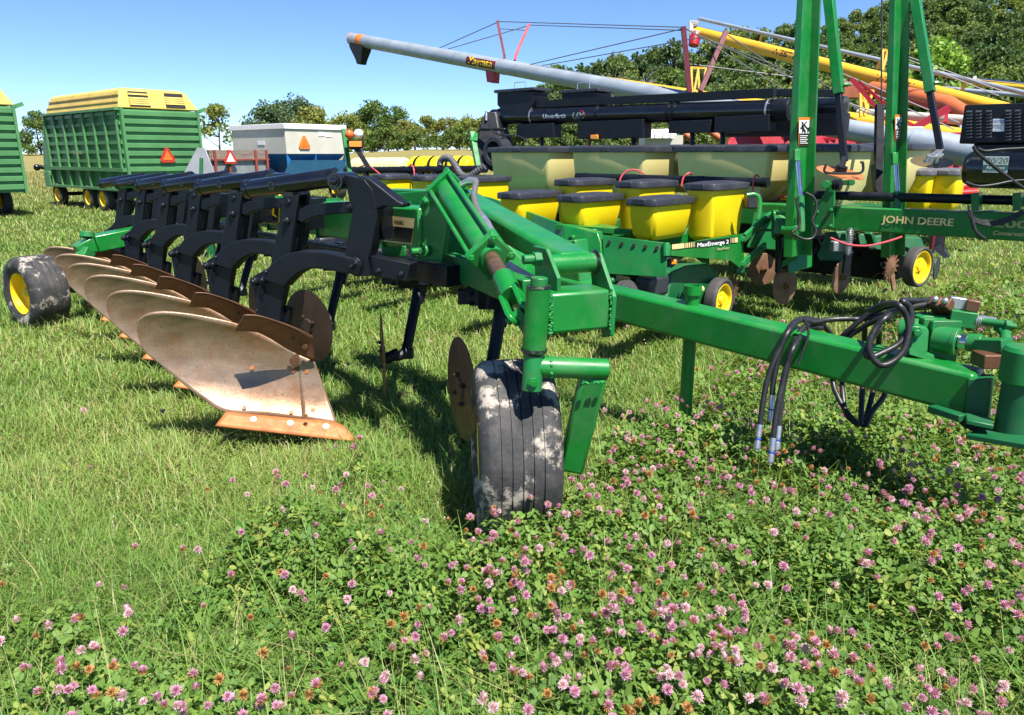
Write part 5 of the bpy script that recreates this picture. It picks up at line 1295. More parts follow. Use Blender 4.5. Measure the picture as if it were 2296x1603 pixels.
def smv(parent, c, xd, nrm, h, edge, fill):
    xd = V(xd); nrm = V(nrm); P = lambda x, z, o: c + xd * x * h + UP * z * h + nrm * o
    o = MB().prism([P(*p, .012) for p in ((-.56, -.30), (-.44, -.5), (.44, -.5), (.56, -.30), (.1, .55), (-.1, .55))], nrm * .012).build('slow_vehicle_sign', edge, parent)
    MB().prism([P(*p, .024) for p in ((-.36, -.34), (.36, -.34), (0, .36))], nrm * .008).build('sign_triangle', fill, o)
    return o
smv(wag, wp(-.13, 1.15, 1.62), WR_, -WL, .40, M['smv_r'], M['smv_o'])
text('JOHN DEERE', wp(3.6, -.075, 1.66), -WL, UP, .09, M['decal_pale'], wag, width=.75, bold=.012) 
for l in (1.75, 2.9, 5.5):
    wheel(wag, wp(l, .02, .36), -WR_, .37, .26, .22, 'wheel', tyremat=M['tyre_clean'], ribs=4, n=32)
    wheel(wag, wp(l, WW - .1, .36), WR_, .37, .26, .22, 'wheel', tyremat=M['tyre_clean'], ribs=4, n=24)
m = MB().box(wp(2.6, WW / 2, .52), (4.6, 1.0, .22), (WL, WR_, UP)).box(wp(2.3, .35, .38), (1.5, .12, .12), (WL, WR_, UP)).box(wp(4.4, WW / 2, .40), (1.4, .12, .1), (WL, WR_, UP)).box(wp(5.5, WW / 2, .38), (.12, WW - .2, .12), (WL, WR_, UP))
m.build('chassis', M['dark'], wag)
m = MB().prism([wp(LL, .02, z) + WL * x for x, z in ((0, .62), (.55, .62), (.9, 1.1), (.72, 1.8), (.15, zt_ - .05), (0, zt_))], WR_ * .06)
m.box(wp(LL + .45, .2, .85), (.5, .6, .5), (WL, WR_, UP)); m.box(wp(LL + .3, WW / 2, 1.3), (.4, WW - .2, 1.2), (WL, WR_, UP))
m.build('feeder_front', M['wag_g'], wag, bevel=.01)
m = MB().tube([wp(LL + .8, .2, 1.15), wp(LL + 1.05, -.1, 1.25)], .07, 12).ball(wp(LL + 1.1, -.15, 1.22), .11, 8); m.build('drive_shaft', M['black'], wag)
w2 = copy_tree(wag); w2.location = V(wag.location) + V((-3.80, -2.65, 0))
w2['label'] = 'green and yellow forage wagon cut off by the left edge of the photo'

# ================================================================ gravity wagon (white over blue)
GO = V((-7.81, 27.2, 0)); gv = empty('gravity_wagon', GO, 'white and blue gravity wagon with an orange triangle on its rear', 'grain wagon')
gpt = lambda l, w, z: GO + WL * l + WR_ * w + UP * z
GL, GW = 3.6, 2.5
def gbox(z0, z1, i0, i1, nm, mt, par=None, o=0.0):
    vs = [gpt(l, w, z) for z, i in ((z0, i0), (z1, i1)) for l, w in ((i - o, i - o), (GL - i + o, i - o), (GL - i + o, GW - i + o), (i - o, GW - i + o))]
    return MB().add(vs, [(0, 3, 2, 1), (4, 5, 6, 7)] + [(q_, (q_ + 1) % 4, 4 + (q_ + 1) % 4, 4 + q_) for q_ in range(4)]).build(nm, mt, par or gv, bevel=.012)
gbox(1.66, 2.50, 0, 0, 'upper_box', M['cream']); gbox(2.50, 2.68, .0, .0, 'top_rim', M['white'], None, .05)
gbox(.75, 1.66, .75, .02, 'lower_hopper', M['blue'])
m = MB()
for l, w in ((-.0, .0), (1.6, -.0), (3.5, 0.0), (0, 1.2), (0, 2.45)):
    m.mark().prism([gpt(l - .02, w - .02, 1.66), gpt(l - .02, w - .02, .9), gpt(l + (.5 if w > .5 else 0) , w + (.6 if w < .5 else 0), .9)], (WL if w < .5 else WR_) * .03)
m.builds('gusset', M['blue'], gv)
MB().prism([gpt(-.05, w, z) for w, z in ((.1, 1.45), (2.3, 1.45), (2.6, .95), (-.2, .95))], WL * .05).build('chute_cover', mat('dark_blue', (.012, .07, .13), .5), gv)
smv(gv, gpt(-.03, .72, 2.05), WR_, -WL, .42, M['decal_o'], M['smv_o'])
m = MB()
for w, z in ((1.35, 2.28), (1.65, 2.26)): m.mark().prism([gpt(-.012, w + a, z + b) for a, b in ((0, 0), (.26, 0), (.26, .14), (0, .14))], WL * .01)
m.mark().prism([gpt(1.35 + a, -.012, 1.98 + b) for a, b in ((0, 0), (.45, 0), (.45, .14), (0, .14))], WR_ * .01)
m.builds('sticker', M['decal_w'], gv)
for l in (.5, 3.1):
    for w, d in ((.1, -1), (GW - .1, 1)): wheel(gv, gpt(l, w, .42), WR_ * d, .42, .3, .24, 'wheel', tyremat=M['tyre_clean'], ribs=4, n=28)
m = MB().box(gpt(GL / 2, GW / 2, .62), (GL, .5, .2), (WL, WR_, UP)); m.build('chassis', M['dark'], gv)

# ================================================================ barge wagon
bo0 = at(476, 396, 25.0); BO = V((bo0.x, bo0.y, 0)); bw = empty('barge_box_wagon', BO, 'old barge box wagon with grey boards over grey sheet sides and a white triangle', 'wagon')
bp = lambda l, w, z: BO + WL * l + WR_ * w + UP * z
z1_ = at(500, 336, 25).z; z2_ = at(500, 358, 25).z; z3_ = .75
MB().box(bp(1.6, 1.05, (z2_ + z3_) / 2), (3.2, 2.0, z2_ - z3_), (WL, WR_, UP)).build('box', M['grey_pan'], bw, bevel=.01)
m = MB()
for k in range(2): m.mark().box(bp(-.02, 1.05, z2_ + (z1_ - z2_) * (.25 + .5 * k)), (.05, 2.05, (z1_ - z2_) * .47), (WL, WR_, UP)).mark().box(bp(1.6, .0, z2_ + (z1_ - z2_) * (.25 + .5 * k)), (3.2, .05, (z1_ - z2_) * .47), (WL, WR_, UP))
m.builds('board', M['wood'], bw)
m = MB()
for w in (.12, .62, 1.6, 2.02): m.mark().box(bp(-.07, w, (z1_ + z3_) / 2), (.06, .08, z1_ - z3_), (WL, WR_, UP))
m.mark().box(bp(-.06, 1.05, z2_), (.06, 2.1, .05), (WL, WR_, UP))
m.builds('stake', M['redpost'], bw)
smv(bw, bp(-.14, .62, z2_ + .08), WR_, -WL, .42, M['smv_r'], M['decal_w'])
for l in (.5, 2.7):
    for w, d in ((.1, -1), (1.95, 1)): wheel(bw, bp(l, w, .38), WR_ * d, .38, .22, .22, 'wheel', tyremat=M['tyre_clean'], ribs=4, n=24)
MB().box(bp(1.6, 1.05, .58), (2.8, .4, .15), (WL, WR_, UP)).build('chassis', M['dark'], bw)

# ================================================================ grey shield on a green post
sc = at(448, 360, 12.0); shd = empty('tool_shield', V((sc.x, sc.y, 0)), 'grey triangular metal shield with a green slot rising behind the plow', 'shield')
f = lambda u, v, t=12: at(u, v, t)
MB().prism([f(412, 390), (f(442, 331.5)), f(460, 331.5), f(483, 390), f(490, 470), f(405, 470)], V((0, .03, 0))).build('plate', M['grey_pan'], shd, bevel=.004)
MB().prism([f(448, 354, 11.95), f(455, 354, 11.95), f(454, 392, 11.95), f(447, 392, 11.95)], V((0, .03, 0))).build('slot_bar', M['green_dark'], shd)
MB().bar(V((sc.x, sc.y + .1, 0)), V((sc.x, sc.y + .1, 1.2)), .1, .1).build('post', M['green_dark'], shd)
# ================================================================ terrain, trees, wood
def sstep(x): x = max(0.0, min(1.0, x)); return x * x * (3 - 2 * x)
def terr(x, y):
    h = 1.75 * sstep((y - 38) / 75.0)
    fx = sstep((x + 3 - (y - 60) * .06) / 45.0)
    h += sstep((y - 48) / 45.0) * (0.6 + 11.0 * fx) * (1 if x > -12 else max(0, 1 + (x + 12) / 12))
    return h
xs = np.linspace(-160, 160, 81); ysl = np.concatenate([np.linspace(-8, 40, 13), np.linspace(45, 320, 56)])
gv_ = np.array([[x, y, terr(x, y) if y < 130 else terr(x, 130) + 0 * y] for y in ysl for x in xs])
nx = len(xs); gf = np.array([[j * nx + i, j * nx + i + 1, (j + 1) * nx + i + 1, (j + 1) * nx + i] for j in range(len(ysl) - 1) for i in range(nx - 1)])
gm = bpy.data.materials.new('field_ground'); gm.use_nodes = True; n = gm.node_tree.nodes; l = gm.node_tree.links; b = n['Principled BSDF']
tc = n.new('ShaderNodeTexCoord').outputs['Object']
c = _mix(n, l, _ramp(n, l, _noise(n, l, tc, 14, 8, .7), .35, .65), (.035, .05, .013), (.12, .135, .04))
c = _mix(n, l, _ramp(n, l, _noise(n, l, tc, .7, 5, .6), .4, .65), c, (.07, .11, .022))
sep = n.new('ShaderNodeSeparateXYZ'); l.new(tc, sep.inputs[0])
far = _ramp(n, l, sep.outputs['Y'], 24, 60)
tan = _mix(n, l, _ramp(n, l, _noise(n, l, tc, .35, 6, .7, (1, .25, 1)), .35, .65), (.20, .19, .065), (.25, .20, .085))
c = _mix(n, l, far, c, tan)
l.new(c, b.inputs['Base Color']); b.inputs['Roughness'].default_value = .95; b.inputs['Specular IOR Level'].default_value = .1
bp_ = n.new('ShaderNodeBump'); bp_.inputs['Distance'].default_value = .08; l.new(_noise(n, l, tc, 9, 8, .75), bp_.inputs['Height']); l.new(bp_.outputs[0], b.inputs['Normal'])
tag(npmesh('ground', gv_, gf, gm, smooth=True), kind='structure')

def rnd_unit(r, n):
    v = r.normal(size=(n, 3)); return v / np.linalg.norm(v, axis=1)[:, None]
def leaf_cards(r, cen, size, cols, flat=.5):
    """one small folded leaf-spray (2 quads) per centre, random facing"""
    n = len(cen); a = rnd_unit(r, n); a[:, 2] *= flat; a /= np.linalg.norm(a, axis=1)[:, None]
    b = np.cross(a, rnd_unit(r, n)); b /= np.linalg.norm(b, axis=1)[:, None]; c = np.cross(a, b)
    s = size[:, None]
    P = np.stack([cen - a * s * .5, cen + b * s * .38 + c * s * .10, cen + a * s * .5, cen - b * s * .38 + c * s * .10], 1).reshape(-1, 3)
    f = np.arange(n * 4).reshape(n, 4)
    return P, f, np.repeat(cols, 4, axis=0)
def tree_proto(seed, H, Wd, base, c_dark, c_light, nclump=34, per=110, leaf=.34, sparse=0.0, low=.12):
    r = np.random.default_rng(seed); rg = random.Random(seed)
    m = MB(); tr = H * .022
    hs = [0, H * .15, H * .35, H * .55, H * .78]; x = y = 0; pts = []
    for i, h in enumerate(hs): pts.append(V((x, y, h))); x += rg.uniform(-.03, .03) * H; y += rg.uniform(-.03, .03) * H
    m.tube(spline(pts, 3), [tr * (1.25 - .95 * i / 12) for i in range(13)], 8)
    cl = []
    for i in range(nclump):
        z = low + (1 - low) * r.random() ** .8; prof = math.sin(math.pi * min(1, (z * .86 + .14))) ** .55
        ang = r.random() * 6.283; rad = prof * (.35 + .65 * math.sqrt(r.random())) * Wd / 2
        c = np.array([math.cos(ang) * rad, math.sin(ang) * rad, z * H * .93]); cl.append(c)
        if i % 3 == 0:
            q = pts[min(4, max(1, int(z * 4)))]; m.tube([q, q * .5 + V(c) * .5 + V((0, 0, -.04 * H)), V(c)], [tr * .45, tr * .3, tr * .12], 5)
    trunk = m.build('trunk', M['bark'])
    cen = []; col = []
    for c in cl:
        k = int(per * r.uniform(.6, 1.3)); R = Wd * r.uniform(.12, .21)
        u = rnd_unit(r, k) * (r.random(k) ** .45)[:, None] * R * np.array([1, 1, .8]); cen.append(c + u)
        t = np.clip(r.normal(.45, .22, k) + r.uniform(-.25, .25), 0, 1)[:, None]
        col.append(np.array(c_dark) * 1.75 * (1 - t) + np.array(c_light) * 1.4 * t)
    cen = np.vstack(cen); col = np.vstack(col)
    keep = cen[:, 2] > .03 * H; cen, col = cen[keep], col[keep]
    P, f, C = leaf_cards(r, cen, leaf * r.uniform(.7, 1.35, len(cen)), col, .8)
    crown = npmesh('crown', P, f, M['leaf'], C)
    root = empty('tree', (0, 0, 0), None, None); trunk.parent = root; crown.parent = root
    return root
DK, LT = (.040, .072, .022), (.145, .19, .055)
protos = [tree_proto(s, H, w, 0, d, lt, nclump=nc, per=p, leaf=.38) for s, H, w, d, lt, nc, p in (
    (1, 9.0, 6.2, DK, LT, 44, 130), (2, 8.4, 5.6, (.036, .070, .020), (.14, .19, .05), 40, 130), (3, 9.6, 6.6, (.026, .055, .018), (.10, .145, .042), 48, 100),
    (4, 7.6, 6.0, (.042, .075, .022), (.16, .20, .055), 36, 130), (5, 8.8, 5.2, (.034, .065, .026), (.125, .17, .065), 36, 90))]
light_p = tree_proto(6, 6.0, 5.2, 0, (.07, .14, .025), (.22, .33, .06), 34, 100)
field_p = [tree_proto(s, H, w, 0, d, lt, nclump=nc, per=p, leaf=lf, low=lo) for s, H, w, d, lt, nc, p, lf, lo in (
    (11, 7.2, 6.4, (.032, .065, .016), (.125, .18, .042), 46, 110, .32, .10), (12, 5.4, 5.4, (.075, .095, .022), (.23, .235, .06), 30, 95, .32, .14),
    (13, 6.4, 6.8, (.028, .052, .028), (.10, .145, .06), 42, 100, .32, .08), (14, 5.0, 5.0, (.065, .095, .02), (.21, .23, .055), 34, 90, .30, .05), (15, 5.6, 5.0, (.06, .09, .024), (.22, .235, .06), 22, 55, .34, .25))]
shrub_p = tree_proto(21, 2.2, 3.6, 0, (.03, .06, .015), (.12, .16, .04), 16, 80, .26, low=.02)
allp = protos + [light_p] + field_p + [shrub_p]
def plant(p, x, y, s, rz, label, group, first, cat='tree', name='tree', z=None):
    o = p if first else copy_tree(p)
    o.name = name; o.location = (x, y, (terr(x, y) if z is None else z) - .05); o.scale = (s, s, s * random.Random(int(x * 91 + y * 7)).uniform(.92, 1.1)); o.rotation_euler = (0, 0, rz)
    tag(o, label, cat, group); return o
used = set()
def put(p, *a, **k):
    f_ = id(p) not in used; used.add(id(p)); return plant(p, *a, f_, **k)
# single trees along the far edge of the field: (u centre, v top, t, proto, label)
G1 = 'trees along the far edge of the field'
for u, vt, t, pi, lab in (
    (78, 255, 92, 0, 'bushy green tree behind the left forage wagons'),
    (482, 240, 96, 4, 'sparse yellow-green tree right of the forage wagon'),
    (600, 232, 112, 2, 'dark green spreading tree behind the white and blue wagon'),
    (655, 222, 118, 2, 'tallest dark tree behind the white and blue wagon'),
    (700, 240, 104, 1, 'yellow-green tree behind the right end of the white wagon'),
    (772, 255, 102, 3, 'small bushy tree just right of the white wagon'),
    (835, 225, 108, 0, 'largest round-headed green tree behind the warning lamps'),
    (888, 245, 112, 0, 'green tree on the right shoulder of the largest tree'),
    (905, 268, 100, 1, 'low yellow-green tree in front of the tall middle trees'),
    (956, 262, 108, 4, 'thin-crowned tree in the middle of the field edge'),
    (1002, 264, 108, 1, 'flat-topped yellow-green tree left of the black auger boot'),
    (1046, 266, 104, 3, 'bushy tree partly behind the black auger boot'),
    (1085, 268, 106, 1, 'yellow-green tree behind the black auger boot')):
    p = field_p[pi]; P = at(u, vt - 4, t); zb = terr(P.x, P.y); H = {0: 7.2, 1: 5.4, 2: 6.4, 3: 5.0, 4: 5.6}[pi]
    put(p, P.x, P.y, max(.6, (P.z - zb) / H), u * .37, lab, G1)
for u, vt, t, pi in ((742, 268, 112, 1), (800, 262, 114, 3), (868, 262, 116, 2), (930, 275, 112, 3), (978, 274, 114, 1), (1024, 276, 112, 0), (1066, 276, 112, 2), (1110, 272, 108, 1), (1150, 262, 104, 0)):
    P = at(u, vt, t); zb = terr(P.x, P.y); H = {0: 7.2, 1: 5.4, 2: 6.4, 3: 5.0, 4: 5.6}[pi]
    put(field_p[pi], P.x, P.y, max(.6, (P.z - zb) / H), u * .61, 'low tree filling the gaps in the back row of the field edge', 'back row of the field-edge trees')
for i, (u, t) in enumerate(((560, 98), (640, 100), (745, 97), (800, 96), (862, 94), (930, 95), (980, 97), (1030, 94), (1075, 93), (1120, 92), (1165, 90), (1215, 88))):
    P = at(u, 345, t); put(shrub_p, P.x, P.y, .8 + (i * 37 % 10) / 18, i * 1.3, 'low bush in the undergrowth below the field-edge trees', 'bushes below the field-edge trees', cat='bush', name='bush')
# the wooded hill
sil = [(1150, 222), (1190, 185), (1250, 150), (1290, 138), (1400, 122), (1470, 108), (1560, 98), (1650, 76), (1700, 62), (1780, 48), (1880, 34), (2000, 14), (2090, -12), (2200, -36), (2296, -28), (2420, -50), (2560, -60)]
def silv(u):
    for (a, b), (c_, d) in zip(sil, sil[1:]):
        if a <= u <= c_: return b + (d - b) * (u - a) / (c_ - a)
    return sil[-1][1]
rg = random.Random(77); HT = [9.0, 8.4, 9.6, 7.6, 8.8]; nhill = 0
G2 = 'trees of the wooded hill'
for row, t0 in enumerate((82, 73, 64, 56, 49)):
    u = 1165 + row * 17
    while u < 2480:
        t = t0 * rg.uniform(.96, 1.04); vt = silv(u) + row * (38 + 10 * (u - 1165) / 1300) + rg.uniform(-9, 14)
        if vt < 300:
            P = at(u, vt, t); zb = terr(P.x, P.y); pi = rg.randrange(5); s = (P.z - zb) / HT[pi]
            if s > .35:
                s = min(s, 1.35)
                put(protos[pi], P.x, P.y, s, rg.uniform(0, 6.28), 'green tree in the dense wood on the hill behind the augers', G2, z=P.z - HT[pi] * s); nhill += 1
        u += rg.uniform(34, 48) * (1 + .12 * row)
P = at(2108, 98, 47); put(light_p, P.x, P.y, .85, 0, 'bright yellow-green tree standing out in front of the dark wood', None, z=P.z - 5.1)
for p in allp:
    if id(p) not in used:
        for c in list(p.children): bpy.data.objects.remove(c)
        bpy.data.objects.remove(p)
# bare dead branches in front of the wood
for k, (u, v, t, s) in enumerate(((1375, 190, 60, 1.0), (1450, 175, 62, .9), (1800, 250, 42, 1.0))):
    base = at(u, v, t); zb = terr(base.x, base.y); dt = empty('dead_tree', V((base.x, base.y, zb)), ('bare grey dead tree on the left slope of the wood', 'bare grey dead tree beside the first red truss post', 'bare fallen branches left of the first green mast')[k], 'dead tree')
    m = MB(); rr = random.Random(k + 5); b0_ = V((base.x, base.y, zb))
    m.tube([b0_, b0_ + UP * (base.z - zb) * .6, base], [.14, .1, .05], 6)
    for q in range(30):
        f = rr.uniform(.5, 1); a = b0_ + (base - b0_) * f; d = V((rr.uniform(-1, 1), rr.uniform(-.6, .6), rr.uniform(.2, 1.0))).normalized() * rr.uniform(.8, 2.0) * s
        m.tube([a, a + d * .5 + V((0, 0, .1)), a + d], [.05, .03, .012], 5)
    m.build('branches', mat('dead_wood', (.22, .20, .17), .9), dt)
print('hill trees', nhill)
# ================================================================ grass, clover and flowers
rs_ = np.random.default_rng(5)
_bx = np.array([-3.2, -1.9, -1.3, -.95, -.6, -.27, .1, .31, .87, 1.44, 1.95, 3.5, 5.6, 9.0])
_by = np.array([1.7, 2.35, 2.75, 3.2, 3.05, 2.85, 2.95, 3.25, 4.1, 5.1, 5.7, 6.9, 9.0, 11.0])
def patchn(x, y, f, ph=0):
    return .5 + .25 * np.sin(x * f + 1.7 * np.sin(y * f * .7 + ph)) + .25 * np.sin(y * f * 1.3 + 1.3 * np.sin(x * f * .9 + 2 + ph))
def clov(x, y):                        # 1 inside the clover patch, 0 on the mown grass
    wob = .18 * np.sin(x * 3.1 + 1.2 * y) + .12 * np.sin(7.3 * x - 2.2 * y + 1)
    edge = np.interp(x, _bx, _by) + wob
    d = (edge - y) / (.25 + .14 * y) + .9 * (patchn(x, y, 5.2, 3.0) - .5) + .5 * (patchn(x, y, 11, 1.0) - .5)
    return np.clip(d + .5, 0, 1) * np.clip(.80 + .6 * patchn(x, y, 2.3, 5.0), 0, 1) * np.where(x < -.2, np.clip(1.0 - .45 * (-.2 - x) + .5 * (patchn(x, y, 4.1, 8.0) - .5), .25, 1), 1)
def sample(nn, d0, d1, half=1.05, pw=1.0):
    """points whose density falls off with the square of the distance from the viewer's side of the field"""
    u = rs_.random(nn); d = d0 * (d1 / d0) ** (u ** pw)
    a = rs_.uniform(-half, half, nn); return a * d, d
TERR = np.vectorize(terr)
# wheel and leg footprints keep their space
def clear(x, y):
    k = np.ones(len(x), bool)
    for cx, cy, rx, ry in ((.005, 3.17, .17, .20),): k &= ~((np.abs(x - cx) < rx) & (np.abs(y - cy) < ry))
    return k
def blades(nn, d0, d1, kind, half=1.05):
    x, y = sample(nn, d0, d1, half)
    k = clear(x, y); cv = clov(x, y)
    if kind == 'grass':
        k &= rs_.random(nn) > cv * .82
    else: k &= rs_.random(nn) < cv * (.3 + patchn(x, y, 3.3, 4))
    x, y, cv = x[k], y[k], cv[k]; n = len(x); z = TERR(x, y)
    pn = patchn(x, y, 1.6); pf = patchn(x, y, 5.5, 1.0)
    h = (.045 + .075 * rs_.random(n) ** 1.6) * (.65 + .7 * pf) * np.where(y > 14, 1.0 + (y - 14) * .012, 1)
    long_ = rs_.random(n) < .04; h = np.where(long_, h * 1.6 + .03, h)
    if kind == 'tall': h = rs_.uniform(.14, .33, n)
    w = np.maximum(.0034, .00105 * y) * rs_.uniform(.7, 1.4, n)
    az = rs_.uniform(0, 6.283, n); lean = rs_.uniform(.2, 1.75, n)
    dx, dy = np.cos(az), np.sin(az); px, py = -dy, dx
    rows = []
    for f, wf in ((0, 1.0), (.55, .8), (1.0, .12)):
        bend = lean * f ** 1.5 * h; zz = h * f * np.cos(lean * f * .6)
        for sg in (-1, 1): rows.append(np.stack([x + dx * bend + px * w * wf * sg * .5, y + dy * bend + py * w * wf * sg * .5, z + zz - .004], 1))
    P = np.stack(rows, 1).reshape(-1, 3)
    b = np.arange(n)[:, None] * 6
    F = np.stack([b + [0, 1, 3, 2], b + [2, 3, 5, 4]], 1).reshape(-1, 4)
    t = np.clip(pn * .5 + .5 * rs_.random(n) + rs_.normal(0, .1, n), 0, 1)[:, None]
    g0 = np.array([.095, .205, .030]); g1 = np.array([.29, .41, .095]); c = g0 * (1 - t) + g1 * t
    dry = (rs_.random(n) < .12 + .14 * (pn > .62))[:, None]; c = np.where(dry, np.array([.38, .35, .15]) * rs_.uniform(.7, 1.2, n)[:, None], c)
    fr = np.clip((y - 16) / 30, 0, 1)[:, None]; c = c * (1 - fr) + fr * (np.array([.27, .27, .09]) * rs_.uniform(.7, 1.2, n)[:, None])
    return P, F, np.repeat(c, 6, axis=0)
A = [blades(320000, 1.5, 9, 'grass'), blades(215000, 7, 60, 'grass'), blades(22000, 1.4, 8, 'tall')]
off = 0; PP, FF, CC = [], [], []
for P, F, C in A: PP.append(P); FF.append(F + off); CC.append(C); off += len(P)
g_ = npmesh('grass', np.vstack(PP), np.vstack(FF), M['blade'], np.vstack(CC)); tag(g_, kind='stuff')

# clover foliage: three folded leaflets on a thin stalk
def clover_mesh(nn, d0, d1, sc=1.0, half=1.05, dens=None):
    x, y = sample(nn, d0, d1, half); cv = clov(x, y); pf = patchn(x, y, 4.0, .6)
    k = clear(x, y) & (rs_.random(nn) < (cv * (.62 + .5 * pf) if dens is None else dens * (1 - cv * .5))); x, y, cv, pf = x[k], y[k], cv[k], pf[k]; n = len(x)
    z0 = TERR(x, y); top_ = (.12 + .15 * pf) * np.clip(cv * 1.3, .25, 1) if dens is None else np.full(n, .07)
    z = z0 + top_ * rs_.random(n) ** .75 * rs_.uniform(.8, 1.1, n)
    big = np.maximum(1.0, y / 3.4) ** .75 * sc
    L = rs_.uniform(.020, .034, n) * big; Wd = L * rs_.uniform(.50, .68, n)
    yaw = rs_.uniform(0, 6.283, n); tx = rs_.normal(0, .5, n); ty = rs_.normal(0, .5, n)
    Ps = []; c0 = np.stack([x, y, z], 1)
    for q in range(3):
        a = yaw + q * 2.094 + rs_.normal(0, .12, n); d = np.stack([np.cos(a), np.sin(a), tx * np.cos(a) + ty * np.sin(a) + rs_.normal(.12, .22, n)], 1)
        s = np.stack([-np.sin(a), np.cos(a), -tx * np.sin(a) + ty * np.cos(a)], 1); fold = rs_.uniform(.05, .55, n)[:, None]
        upv = np.array([0, 0, 1.0]); Lc, Wc = L[:, None], Wd[:, None]
        for f, wf in ((.04, .0), (.42, .92), (.80, .80), (1.0, .0)):
            mid = c0 + d * Lc * f - upv * Lc * .12 * f * f
            if wf: Ps += [mid + s * Wc * .5 * wf + upv * Wc * .5 * fold * wf, mid, mid - s * Wc * .5 * wf + upv * Wc * .5 * fold * wf]
            else: Ps += [mid]
    P = np.stack(Ps, 1); nv = P.shape[1]; P = P.reshape(-1, 3); b = (np.arange(n) * nv)[:, None]; F = []
    for q in range(3):
        o = q * 8    # 0 base,1 l,2 m,3 r,4 l2,5 m2,6 r2,7 tip
        for f in ((0, 2, 1, 1), (0, 3, 3, 2), (1, 2, 5, 4), (2, 3, 6, 5), (4, 5, 7, 7), (5, 6, 6, 7)): F.append((b + [i + o for i in f]))
    Fq = np.concatenate([F[i] for i in range(len(F)) if i % 6 in (2, 3)])
    Ft = np.concatenate([np.concatenate([b + q * 8 + t for t in ([0, 2, 1], [0, 3, 2], [4, 5, 7], [5, 6, 7])]) for q in range(3)])
    Fall = np.concatenate([np.concatenate([Fq[:, [0, 1, 2]], Fq[:, [0, 2, 3]]]), Ft])
    t = np.clip(rs_.random(n) * .7 + .3 * pf, 0, 1)[:, None]
    g0 = np.array([.048, .135, .020]); g1 = np.array([.18, .29, .055]); c = g0 * (1 - t) + g1 * t
    yl = (rs_.random(n) < .10)[:, None]; c = np.where(yl, np.array([.26, .31, .065]), c)
    return P, Fall, np.repeat(c, nv, axis=0), (x, y, z0, z)
PP, FF, CC = [], [], []; off = 0; stalks = []
for args in ((74000, 1.35, 4.2), (42000, 3.6, 11)):
    P, F, C, st_ = clover_mesh(*args); PP.append(P); FF.append(F + off); CC.append(C); off += len(P); stalks.append(st_)
P, F, C, st_ = clover_mesh(9000, 1.8, 10, sc=.62, dens=.5); PP.append(P); FF.append(F + off); CC.append(C); off += len(P)
co = npmesh('clover_leaves', np.vstack(PP), np.vstack(FF), M['clover'], np.vstack(CC)); tag(co, kind='stuff')
# stalks and a few stiff grass stems standing in the clover
x, y, z0, z1 = [np.concatenate([s[i] for s in stalks]) for i in range(4)]
k = rs_.random(len(x)) < .40; x, y, z0, z1 = x[k], y[k], z0[k], z1[k]; n = len(x)
ex = rs_.normal(0, .03, n); ey = rs_.normal(0, .03, n); w = np.maximum(.0017, .0006 * y); a = rs_.uniform(0, 3.14, n)
px, py = np.cos(a) * w * .5, np.sin(a) * w * .5
P = np.stack([np.stack(q, 1) for q in ((x + ex - px, y + ey - py, z0), (x + ex + px, y + ey + py, z0), (x + px, y + py, z1), (x - px, y - py, z1))], 1).reshape(-1, 3)
t = rs_.random(n)[:, None]; c = np.array([.05, .09, .02]) * (1 - t) + np.array([.19, .20, .07]) * t
tag(npmesh('clover_stalks', P, np.arange(n * 4).reshape(n, 4), M['clover'], np.repeat(c, 4, axis=0)), kind='stuff')

